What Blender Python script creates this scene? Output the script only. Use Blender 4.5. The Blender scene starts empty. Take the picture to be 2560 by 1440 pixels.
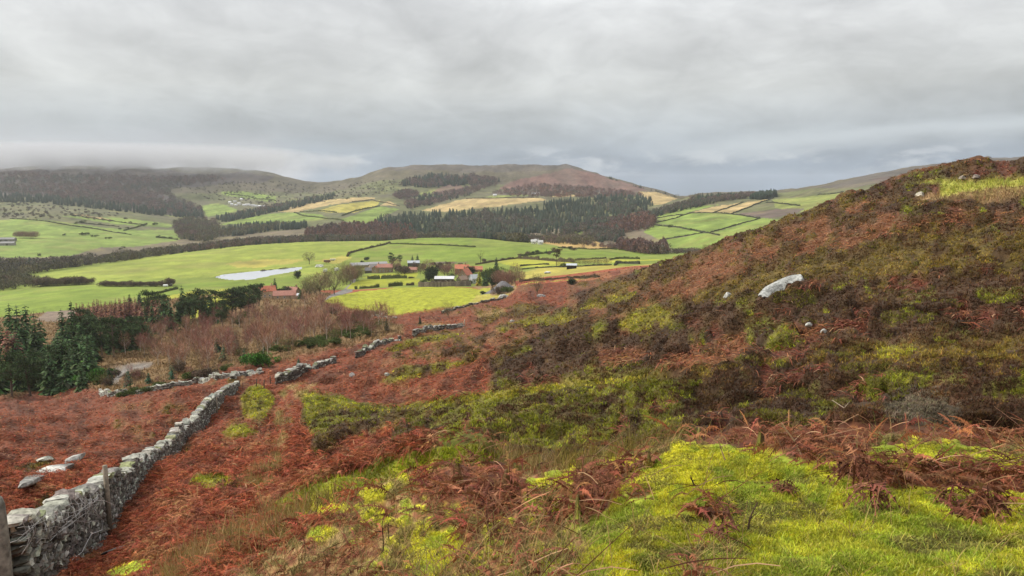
import bpy, math, random
import numpy as np
random.seed(7); rng = np.random.default_rng(11)
SC = bpy.context.scene
COL = SC.collection
# ------------------------------------------------------------------ camera model
HAZE, EXPO = 0.00006, 1.46
F = 1971.0                      # focal length in photo pixels (2560 wide)
PITCH = math.radians(7.37)      # camera looks slightly down
cp, sp = math.cos(PITCH), math.sin(PITCH)
def te_of(py):                  # image row -> slope z/Y of the sight line
    v = (720.0 - np.asarray(py, float)) / F
    return (v * cp - sp) / (cp + v * sp)
def ta_of(px, te):              # image column -> x/Y of the sight line
    return (np.asarray(px, float) - 1280.0) / F * (cp - te * sp)
def proj(ta, te):
    d = cp - te * sp
    return 1280.0 + F * ta / d, 720.0 - F * (sp + te * cp) / d
cam_d = bpy.data.cameras.new("camera"); cam = bpy.data.objects.new("camera", cam_d); COL.objects.link(cam)
cam.location = (0, 0, 0); cam.rotation_euler = (math.pi / 2 - PITCH, 0, 0)
cam_d.sensor_width = 36.0; cam_d.lens = F / 2560.0 * 36.0
cam_d.clip_start = 0.1; cam_d.clip_end = 20000.0
SC.camera = cam
# ------------------------------------------------------------------ noise
def _hash(ix, iy, seed):
    h = (ix.astype(np.int64) * 374761393 + iy.astype(np.int64) * 668265263 + seed * 974634777) & 0xffffffff
    h = ((h ^ (h >> 13)) * 1274126177) & 0xffffffff
    return ((h ^ (h >> 16)) & 0xffffff) / float(0xffffff)
def vnoise(x, y, seed=0):
    x = np.asarray(x, float); y = np.asarray(y, float)
    ix = np.floor(x); iy = np.floor(y); fx = x - ix; fy = y - iy
    fx = fx * fx * fx * (fx * (fx * 6 - 15) + 10); fy = fy * fy * fy * (fy * (fy * 6 - 15) + 10)
    a = _hash(ix, iy, seed); b = _hash(ix + 1, iy, seed); c = _hash(ix, iy + 1, seed); d = _hash(ix + 1, iy + 1, seed)
    return (a * (1 - fx) + b * fx) * (1 - fy) + (c * (1 - fx) + d * fx) * fy
def fbm(x, y, seed=0, o=4):
    s = 0.0; a = 0.5; t = 0.0
    for k in range(o):
        s = s + a * vnoise(x, y, seed + k * 17); t += a
        x = x * 2.03 + 11.3; y = y * 2.03 - 7.1; a *= 0.5
    return s / t
def pchip(xk, yk, x):           # monotone cubic, 1-D, constant outside
    xk = np.asarray(xk, float); yk = np.asarray(yk, float)
    h = np.diff(xk); d = np.diff(yk) / h
    m = np.zeros_like(yk)
    for i in range(1, len(xk) - 1):
        if d[i - 1] * d[i] > 0:
            w1 = 2 * h[i] + h[i - 1]; w2 = h[i] + 2 * h[i - 1]
            m[i] = (w1 + w2) / (w1 / d[i - 1] + w2 / d[i])
    m[0] = d[0]; m[-1] = d[-1]
    xc = np.clip(x, xk[0], xk[-1]); i = np.clip(np.searchsorted(xk, xc) - 1, 0, len(xk) - 2)
    t = (xc - xk[i]) / h[i]; t2 = t * t; t3 = t2 * t
    return (2*t3-3*t2+1)*yk[i] + (t3-2*t2+t)*h[i]*m[i] + (-2*t3+3*t2)*yk[i+1] + (t3-t2)*h[i]*m[i+1]
def inpoly(px, py, poly):
    r = np.zeros(px.shape, bool); n = len(poly)
    for i in range(n):
        x1, y1 = poly[i]; x2, y2 = poly[(i + 1) % n]
        if y1 == y2: continue
        c = ((y1 > py) != (y2 > py)) & (px < (x2 - x1) * (py - y1) / (y2 - y1) + x1)
        r ^= c
    return r
# ------------------------------------------------------------------ object helpers
def tag(o, label=None, cat=None, group=None, kind=None):
    if label: o["label"] = label
    if cat: o["category"] = cat
    if group: o["group"] = group
    if kind: o["kind"] = kind
    return o
def link(o, parent=None):
    COL.objects.link(o)
    if parent is not None: o.parent = parent
    return o
def empty(name, loc, rz=0.0):
    o = bpy.data.objects.new(name, None); o.location = loc; o.rotation_euler = (0, 0, rz); o.empty_display_size = 0.3
    return link(o)
def mesh_np(name, V, Fq=None, Ft=None, col=None, mat=None, smooth=True):
    """fast mesh from arrays: V (n,3), Fq (m,4) quads, Ft (k,3) tris, col (n,3) linear"""
    me = bpy.data.meshes.new(name)
    V = np.asarray(V, np.float32); nq = 0 if Fq is None else len(Fq); nt = 0 if Ft is None else len(Ft)
    me.vertices.add(len(V)); me.vertices.foreach_set("co", V.ravel())
    me.loops.add(nq * 4 + nt * 3); me.polygons.add(nq + nt)
    li = []; ls = []
    if nq: li.append(np.asarray(Fq, np.int32).ravel()); ls.append(np.arange(nq, dtype=np.int32) * 4)
    if nt: li.append(np.asarray(Ft, np.int32).ravel()); ls.append(nq * 4 + np.arange(nt, dtype=np.int32) * 3)
    me.loops.foreach_set("vertex_index", np.concatenate(li)); me.polygons.foreach_set("loop_start", np.concatenate(ls))
    me.polygons.foreach_set("use_smooth", np.full(nq + nt, smooth, bool))
    me.update(calc_edges=True)
    if col is not None:
        c = np.ones((len(V), 4), np.float32); c[:, :3] = col
        a = me.attributes.new("col", "FLOAT_COLOR", "POINT"); a.data.foreach_set("color", c.ravel())
    if mat: me.materials.append(mat)
    return me
def obj_np(name, V, Fq=None, Ft=None, col=None, mat=None, smooth=True, parent=None):
    return link(bpy.data.objects.new(name, mesh_np(name, V, Fq, Ft, col, mat, smooth)), parent)
class MB:
    """collects simple shapes (with a colour per vertex) and links them as ONE mesh object"""
    def __init__(s): s.v = []; s.q = []; s.t = []; s.c = []; s.n = 0
    def add(s, V, q=None, t=None, c=(0.5, 0.5, 0.5)):
        V = np.asarray(V, float).reshape(-1, 3); s.v.append(V)
        if q is not None and len(q): s.q.append(np.asarray(q) + s.n)
        if t is not None and len(t): s.t.append(np.asarray(t) + s.n)
        c = np.asarray(c, float); s.c.append(np.broadcast_to(c, (len(V), 3)) if c.ndim == 1 else c)
        s.n += len(V); return s
    def box(s, cx, cy, z0, sx, sy, sz, c=(0.5,)*3, rz=0.0, taper=1.0):
        x = np.array([-1, 1, 1, -1]) * sx / 2; y = np.array([-1, -1, 1, 1]) * sy / 2
        V = np.array([(a, b, 0) for a, b in zip(x, y)] + [(a * taper, b * taper, sz) for a, b in zip(x, y)])
        ca, sa = math.cos(rz), math.sin(rz)
        V[:, :2] = V[:, :2] @ np.array([[ca, sa], [-sa, ca]]); V += (cx, cy, z0)
        return s.add(V, [(3,2,1,0),(4,5,6,7),(0,1,5,4),(1,2,6,5),(2,3,7,6),(3,0,4,7)], None, c)
    def tube(s, P, R, n=6, c=(0.3, 0.25, 0.2), cap=True):
        P = np.asarray(P, float); R = np.broadcast_to(np.asarray(R, float), (len(P),))
        V = []; a = np.arange(n) * 2 * math.pi / n
        for i, p in enumerate(P):
            d = P[min(i + 1, len(P) - 1)] - P[max(i - 1, 0)]; d = d / (np.linalg.norm(d) + 1e-9)
            u = np.cross(d, (0, 0, 1) if abs(d[2]) < 0.9 else (1, 0, 0)); u /= np.linalg.norm(u) + 1e-9; w = np.cross(d, u)
            V.append(p + R[i] * (np.cos(a)[:, None] * u + np.sin(a)[:, None] * w))
        q = [(i*n+k, i*n+(k+1) % n, (i+1)*n+(k+1) % n, (i+1)*n+k) for i in range(len(P)-1) for k in range(n)]
        t = []; V = np.concatenate(V)
        if cap:
            m = len(V); V = np.concatenate([V, P[-1:], P[:1]])
            L = (len(P)-1)*n
            t = [(L+k, L+(k+1) % n, m) for k in range(n)] + [((k+1) % n, k, m+1) for k in range(n)]
        return s.add(V, q, t, c)
    def mesh(s, name, mat, smooth=False):
        q = np.concatenate(s.q) if s.q else None; t = np.concatenate(s.t) if s.t else None
        return mesh_np(name, np.concatenate(s.v), q, t, np.concatenate(s.c), mat, smooth)
    def build(s, name, mat, parent=None, smooth=False):
        return link(bpy.data.objects.new(name, s.mesh(name, mat, smooth)), parent)
# ------------------------------------------------------------------ materials
def material(name, rough=0.9, spec=0.15, n1=6.0, v1=0.35, n2=0.6, v2=0.3, bump=0.0, bdist=0.02, bscale=20.0, sheen=0.0, trans=0.0, base=None, hue=0.0):
    """vertex colour of the thing x procedural noise at two scales (its grain and its blotches)"""
    m = bpy.data.materials.new(name); m.use_nodes = True; nt = m.node_tree; N = nt.nodes; L = nt.links
    b = N["Principled BSDF"]; b.inputs["Roughness"].default_value = rough; b.inputs["Specular IOR Level"].default_value = spec
    tc = N.new("ShaderNodeTexCoord"); geo = N.new("ShaderNodeNewGeometry")
    if base is None:
        at = N.new("ShaderNodeAttribute"); at.attribute_name = "col"; src = at.outputs["Color"]
    else:
        rgb = N.new("ShaderNodeRGB"); rgb.outputs[0].default_value = (*base, 1); src = rgb.outputs[0]
    for sc_, va in ((n1, v1), (n2, v2)):
        if va <= 0: continue
        nz = N.new("ShaderNodeTexNoise"); nz.inputs["Scale"].default_value = sc_; nz.inputs["Detail"].default_value = 4
        L.new(geo.outputs["Position"], nz.inputs["Vector"])
        mr = N.new("ShaderNodeMapRange"); mr.inputs[1].default_value = 0.3; mr.inputs[2].default_value = 0.7
        mr.inputs[3].default_value = 1 - va; mr.inputs[4].default_value = 1 + va; L.new(nz.outputs["Fac"], mr.inputs[0])
        mx = N.new("ShaderNodeMix"); mx.data_type = 'RGBA'; mx.blend_type = 'MULTIPLY'; mx.inputs[0].default_value = 1
        L.new(src, mx.inputs[6]); L.new(mr.outputs[0], mx.inputs[7]); src = mx.outputs[2]
    L.new(src, b.inputs["Base Color"])
    if bump > 0:
        nz = N.new("ShaderNodeTexNoise"); nz.inputs["Scale"].default_value = bscale; nz.inputs["Detail"].default_value = 6
        L.new(geo.outputs["Position"], nz.inputs["Vector"])
        bp = N.new("ShaderNodeBump"); bp.inputs["Strength"].default_value = bump; bp.inputs["Distance"].default_value = bdist
        L.new(nz.outputs["Fac"], bp.inputs["Height"]); L.new(bp.outputs[0], b.inputs["Normal"])
    if trans > 0:
        t = N.new("ShaderNodeBsdfTranslucent"); L.new(src, t.inputs[0]); mx = N.new("ShaderNodeMixShader"); mx.inputs[0].default_value = trans
        L.new(b.outputs[0], mx.inputs[1]); L.new(t.outputs[0], mx.inputs[2]); L.new(mx.outputs[0], N["Material Output"].inputs["Surface"])
    return m
M_ground = material("moor_soil", n1=5.0, v1=0.35, n2=0.5, v2=0.2, bump=0.5, bdist=0.06, bscale=7.0)
M_field = material("pasture_grass", n1=0.5, v1=0.12, n2=0.045, v2=0.16, bump=0.25, bdist=0.2, bscale=1.2)
M_hill = material("hill_turf", n1=0.12, v1=0.22, n2=0.02, v2=0.2, bump=0.5, bdist=1.0, bscale=0.15)
M_leaf = material("dead_fronds", n1=3.0, v1=0.18, n2=0.7, v2=0.15, spec=0.1, trans=0.15)
M_blade = material("grass_blades", n1=2.0, v1=0.15, n2=0.6, v2=0.12, spec=0.2, rough=0.7, trans=0.25)
M_twig = material("twigs", n1=2.0, v1=0.15, n2=0.0, v2=0.0, spec=0.05)
M_bark = material("bark", n1=4.0, v1=0.3, n2=0.0, v2=0.0)
M_stone = material("lichened_stone", n1=9.0, v1=0.45, n2=2.0, v2=0.3, bump=0.6, bdist=0.03, bscale=14.0)
M_wood = material("weathered_wood", n1=14.0, v1=0.3, n2=2.0, v2=0.2)
M_wall = material("rubble_masonry", n1=1.6, v1=0.3, n2=0.3, v2=0.15, bump=0.4, bdist=0.05, bscale=3.0)
M_roof = material("roof_tiles", n1=1.4, v1=0.16, n2=0.2, v2=0.12, rough=0.8)
M_paint = material("painted_metal", rough=0.35, spec=0.5, n1=1.0, v1=0.06, n2=0.0, v2=0.0)
M_glass = material("window_glass", rough=0.12, spec=0.6, n1=1.0, v1=0.1, n2=0.0, v2=0.0)
M_wire = material("galvanised_wire", rough=0.5, spec=0.5, n1=8.0, v1=0.2, n2=0.0, v2=0.0)
# ------------------------------------------------------------------ terrain: a height field that follows measured lines of the land
# each line runs left to right across the view: (photo column, photo row, distance Y in metres)
G = [
 # 0 under the camera is added below
 # 1 near ground
 [(-60,1530,13.5),(150,1530,13.8),(260,1500,14.2),(500,1440,10.5),(750,1440,7.2),(1000,1440,5.2),(1280,1440,4.1),(1600,1440,3.5),(2560,1440,3.3)],
 # 2 edge of the grassy knoll, right / green ridge, middle / open slope, left
 [(-60,1440,17),(150,1440,18),(250,1415,19.5),(320,1360,20),(500,1270,17),(640,1262,15.5),(690,1254,15),(760,1222,14.6),(870,1184,14),(960,1156,13.5),(1050,1131,13),(1180,1116,12.4),(1250,1146,11.6),(1330,1172,10.6),(1420,1172,9.6),(1490,1166,9.2),(1560,1140,9.0),(1640,1112,8.8),(1710,1096,8.6),(1900,1094,8.4),(2100,1096,8.2),(2300,1108,8.1),(2560,1134,8)],
 # 3 gully behind the knoll
 [(-60,1345,21),(200,1378,24),(300,1268,29),(500,1195,25),(690,1215,19),(870,1196,18.5),(1050,1152,18),(1180,1140,17),(1250,1160,16),(1480,1172,14),(1700,1134,12.8),(2000,1118,12.2),(2560,1150,11.5)],
 # 4 green bank
 [(-60,1225,30),(200,1225,31),(300,1205,34),(440,1130,52),(540,1075,55),(640,1040,62),(700,1025,62),(760,986,60),(870,1006,52),(960,1020,46),(1100,1000,42),(1230,985,40),(1430,960,36),(1560,945,33),(1700,930,28),(2000,905,23),(2560,870,18)],
 # 5 middle of the slope
 [(-60,1085,72),(300,1060,72),(440,1020,80),(590,972,92),(700,962,92),(850,950,90),(1000,920,85),(1200,890,75),(1400,850,68),(1640,790,60),(1900,720,50),(2200,655,44),(2560,610,38)],
 # 6 crest of the near hillside / foot of the bracken at left
 [(-60,998,170),(120,990,170),(250,965,165),(400,955,150),(600,925,140),(700,912,140),(850,875,150),(1000,840,175),(1150,830,190),(1250,812,190),(1340,795,184),(1390,780,180),(1430,757,175),(1480,733,168),(1550,712,158),(1607,684,150),(1650,668,145),(1712,648,138),(1780,624,130),(1850,597,122),(1940,562,113),(2040,527,105),(2110,500,99),(2160,482,96),(2230,457,93),(2300,437,90),(2400,418,86),(2480,411,83),(2560,405,80)],
 # 7 foot of the moor
 [(-60,880,245),(300,850,262),(600,820,300),(740,780,350),(810,757,390),(900,776,352),(985,788,330),(1060,777,330),(1150,767,335),(1225,749,345),(1270,741,350),(1300,720,370),(1400,712,370),(1490,704,350),(1560,689,335),(1612,677,330),(1700,690,300),(1850,640,290),(2040,590,280),(2560,520,250)],
 # 8 valley floor
 [(-60,775,440),(150,765,440),(300,760,450),(500,738,480),(700,726,505),(870,724,520),(1000,718,500),(1130,716,490),(1200,718,480),(1300,700,480),(1450,682,470),(1600,664,460),(1700,660,450),(1850,650,440),(2040,610,430),(2560,540,420)],
 # 9 farm and pond
 [(-60,742,560),(200,718,570),(430,708,600),(540,693,652),(640,682,690),(750,669,730),(950,664,730),(1100,659,725),(1300,650,700),(1450,643,690),(1640,640,660),(1760,640,640),(2040,600,600),(2560,540,560)],
 # 10 brow of the long pasture
 [(-60,705,690),(70,691,700),(180,672,770),(300,656,850),(440,636,930),(540,624,985),(640,613,1020),(720,607,1050),(800,603,1080),(950,602,1100),(1000,598,1100),(1070,594,1100),(1180,595,1090),(1300,606,1000),(1400,612,950),(1500,620,880),(1640,636,800),(1760,632,740),(1850,620,720),(2040,590,680),(2560,530,620)],
 # 11 wooded beck behind it
 [(-60,680,800),(120,668,850),(300,650,980),(440,632,1060),(640,612,1140),(800,604,1190),(950,603,1200),(1180,599,1190),(1300,606,1120),(1400,606,1080),(1500,612,1000),(1640,630,880),(1760,630,830),(1850,612,780),(1950,575,760),(2040,560,740),(2560,510,700)],
 # 12 far side, lower fields
 [(-60,605,1100),(100,606,1100),(250,605,1150),(450,598,1290),(560,588,1380),(700,577,1400),(860,562,1440),(950,562,1450),(1100,572,1430),(1200,575,1400),(1350,571,1400),(1450,566,1380),(1600,572,1150),(1700,585,980),(1800,580,920),(1960,553,870),(2040,535,850),(2560,480,800)],
 # 13 upper fields
 [(-60,532,1500),(100,532,1500),(200,541,1500),(350,545,1650),(480,548,1800),(560,552,1700),(750,530,1800),(860,510,1850),(950,508,1900),(1060,524,1850),(1150,512,1850),(1250,500,1900),(1450,495,1900),(1550,505,1800),(1620,515,1650),(1700,515,1450),(1800,512,1350),(1900,508,1280),(2040,490,1180),(2130,475,1130),(2560,440,1050)],
 # 14 hill shoulders
 [(-60,482,2150),(200,490,2200),(400,498,2300),(500,500,2350),(600,490,2400),(780,488,2400),(900,468,2350),(1000,460,2350),(1100,466,2350),(1250,470,2300),(1400,468,2300),(1500,480,2250),(1580,488,2150),(1640,497,2000),(1692,500,1900),(1740,492,1850),(1900,490,1650),(2040,474,1560),(2130,460,1500),(2300,440,1450),(2560,430,1400)],
 # 15 skyline
 [(-60,417,2900),(150,416,2900),(290,413,2900),(400,418,2900),(520,420,2900),(600,424,2950),(660,429,2980),(690,437,2950),(720,446,2920),(780,457,2880),(800,458,2850),(850,452,2800),(905,441,2760),(925,433,2740),(960,421,2720),(1000,418,2710),(1040,414,2700),(1160,413,2700),(1180,414,2700),(1260,412,2700),(1418,411,2700),(1432,415,2680),(1470,428,2640),(1500,436,2600),(1540,448,2560),(1580,460,2520),(1620,471,2480),(1650,477,2440),(1680,488,2400),(1700,493,2380),(1722,492,2360),(1750,486,2320),(1800,483,2250),(1880,480,2200),(1985,474,2150),(2040,466,2120),(2080,458,2100),(2130,449,2080),(2185,437,2050),(2230,430,2020),(2280,418,2000),(2340,409,1970),(2390,401,1950),(2430,396,1920),(2480,393,1900),(2560,391,1850),(2700,389,1800)],
]
dense = np.linspace(-260, 2820, 1400)
ta_d = ta_of(dense, -0.1)
side = np.geomspace(1, 3.3, 46)[1:]
TA = np.concatenate([-(side[::-1]) * -ta_d[0] * 1.0, ta_d, side * ta_d[-1]])
NC = len(TA)
DIP = [(-60,1185,40),(200,1185,41),(300,1165,44),(440,1100,60),(540,1050,64),(640,1026,70),(700,1016,72),(760,997,68),(870,1017,59),(960,1030,53),(1100,1012,49),(1230,999,47),(1430,976,43),(1560,960,40),(1700,938,33),(2000,898,28),(2560,850,22)]   # hollow behind the green bank
KY = [np.full(NC, 0.7)]; KT = [np.full(NC, -1.70 / 0.7)]; KS = [0, 1, 2, 3, 4, 4.4] + list(range(5, 18))
for g in G[:4] + [DIP] + G[4:]:
    a = np.array(g, float); te = te_of(a[:, 1]); ta = ta_of(a[:, 0], te); o = np.argsort(ta)
    KY.append(np.exp(pchip(ta[o], np.log(a[o, 2]), TA))); KT.append(pchip(ta[o], te[o], TA))
KY.append(KY[-1] * 1.25); KT.append(KT[-1] - 0.03)
KY.append(np.full(NC, 7000.0)); KT.append(np.full(NC, -0.045))
KY = np.log(np.array(KY)); KT = np.array(KT); K = len(KY)          # (K, NC)
Hk = np.diff(KY, axis=0); Dk = np.diff(KT, axis=0) / Hk
Mk = np.zeros_like(KT); Mk[0] = Dk[0]; Mk[-1] = Dk[-1]
for i in range(1, K - 1):
    w1 = 2 * Hk[i] + Hk[i-1]; w2 = Hk[i] + 2 * Hk[i-1]; same = Dk[i-1] * Dk[i] > 0
    with np.errstate(divide='ignore', invalid='ignore'):
        mm = (w1 + w2) / (w1 / Dk[i-1] + w2 / Dk[i])
    Mk[i] = np.where(same, mm, 0)
rowsY = []; rowsT = []; rowsS = []
inf = slice(46, 46 + 1400)
for i in range(K - 1):
    dpy = np.abs(proj(0, KT[i+1][inf])[1] - proj(0, KT[i][inf])[1]).max()
    n = int(np.clip(dpy / 2.2, 10, 150)) if i else 26
    if i == K - 2: n = 6
    for j in range(n):
        t = j / n; t2 = t*t; t3 = t2*t
        rowsY.append(KY[i] + Hk[i] * t)
        rowsT.append((2*t3-3*t2+1)*KT[i] + (t3-2*t2+t)*Hk[i]*Mk[i] + (-2*t3+3*t2)*KT[i+1] + (t3-t2)*Hk[i]*Mk[i+1])
        rowsS.append(KS[i] + (KS[i+1] - KS[i]) * t)
LY = np.array(rowsY); TE = np.array(rowsT); SS = np.array(rowsS); NR = len(SS)
YY = np.exp(LY); XX = TA[None] * YY; ZZ = TE * YY
S2 = np.broadcast_to(SS[:, None], YY.shape)
# relief: tussocks and hummocks on the moor, gentle swells in the fields, gullies and crags on the hills
def ramp(s, pts): return np.interp(s, [p[0] for p in pts], [p[1] for p in pts])
a1 = ramp(SS, [(0,0.03),(2,0.05),(3,0.18),(6,0.35),(7.4,0.35),(8,0.0)])[:, None]
a2 = ramp(SS, [(0,0.0),(1,0.08),(2,0.16),(3,0.6),(4,1.1),(5,1.3),(7,1.2),(8,0.1),(9,0.15),(18,0.1)])[:, None]
ZZ = ZZ + a1 * (fbm(XX/1.3, YY/1.3, 3, 3) - 0.5) * 2 + a2 * (fbm(XX/6.5, YY/6.5, 5, 3) - 0.5) * 2
a3 = ramp(SS, [(0,0),(8,0),(9.5,0.6),(12,1.5),(13,4),(14,9),(15,10),(16,3.5),(17,3),(18,0)])[:, None]
nz = fbm(XX/130., YY/260., 9, 5); ridg = 1 - np.abs(nz - 0.5) * 4
ZZ = ZZ + a3 * ((nz - 0.5) * 2 + 0.35 * ridg - 0.2)
a4 = ramp(SS, [(0,0),(12,0),(13.5,1.5),(15,3),(16,2.2),(17,1),(18,0)])[:, None]
ZZ = ZZ + a4 * (fbm(XX/30., YY/55., 12, 3) - 0.5) * 2
TE = ZZ / YY
PX, PY = proj(np.broadcast_to(TA[None], TE.shape), TE)
# pond basin
POND_Z = -75.4
pond_px = [(539,693),(556,687),(600,682),(650,677),(700,673),(735,669),(752,668),(755,671),(742,677),(715,683),(690,687),(668,692),(640,698),(612,700),(580,700),(555,697)]
pond = []
for a, b in pond_px:
    t = te_of(b); y = POND_Z / t; pond.append((ta_of(a, t) * y, y))
pond = np.array(pond); pc = pond.mean(0)
def pond_w(x, y, grow):        # 1 inside the (grown) outline
    P = pc + (pond - pc) * grow
    return inpoly(x, y, [tuple(p) for p in P])
nearp = (np.abs(XX - pc[0]) < 160) & (np.abs(YY - pc[1]) < 200)
ins = nearp & pond_w(XX, YY, 1.0)
for g_, dz in ((1.6, 2.2), (1.35, 1.2), (1.15, 0.45)):
    rim = nearp & pond_w(XX, YY, g_) & ~ins
    ZZ[rim] = np.clip(ZZ[rim], POND_Z + 0.12, POND_Z + dz)
ZZ[ins] = POND_Z - 1.2
TE = ZZ / YY
# ------------------------------------------------------------------ land cover (what grows where), laid out as areas of the land
C = dict(
 br=(.265,.078,.038), bo=(.275,.125,.058), bd=(.155,.055,.032), hd=(.070,.037,.020), ho=(.105,.058,.022), ol=(.175,.122,.025), bg=(.20,.20,.020),
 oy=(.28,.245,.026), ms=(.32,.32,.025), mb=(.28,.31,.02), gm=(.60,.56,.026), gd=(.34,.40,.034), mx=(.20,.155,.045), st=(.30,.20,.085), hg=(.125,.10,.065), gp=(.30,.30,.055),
 bn=(.225,.095,.044), wd=(.17,.105,.045), mud=(.20,.15,.11), trk=(.19,.175,.16),
 fy=(.275,.287,.026), fy2=(.31,.31,.036), fg=(.175,.215,.035), fg2=(.165,.222,.030), fl=(.225,.262,.042), fs=(.33,.285,.06), fo=(.42,.28,.10), fh=(.165,.222,.045), fh2=(.19,.215,.055), fst=(.36,.265,.12),
 mh=(.098,.084,.050), mg=(.108,.114,.046), mp=(.115,.080,.070), mr=(.145,.078,.062), wp=(.072,.058,.056), wg=(.055,.065,.045), riv=(.15,.12,.08), hea=(.085,.074,.062), ped=(.26,.17,.08))
CN = list(C); CI = {k: i for i, k in enumerate(CN)}; CT = np.array([C[k] for k in CN])
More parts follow.
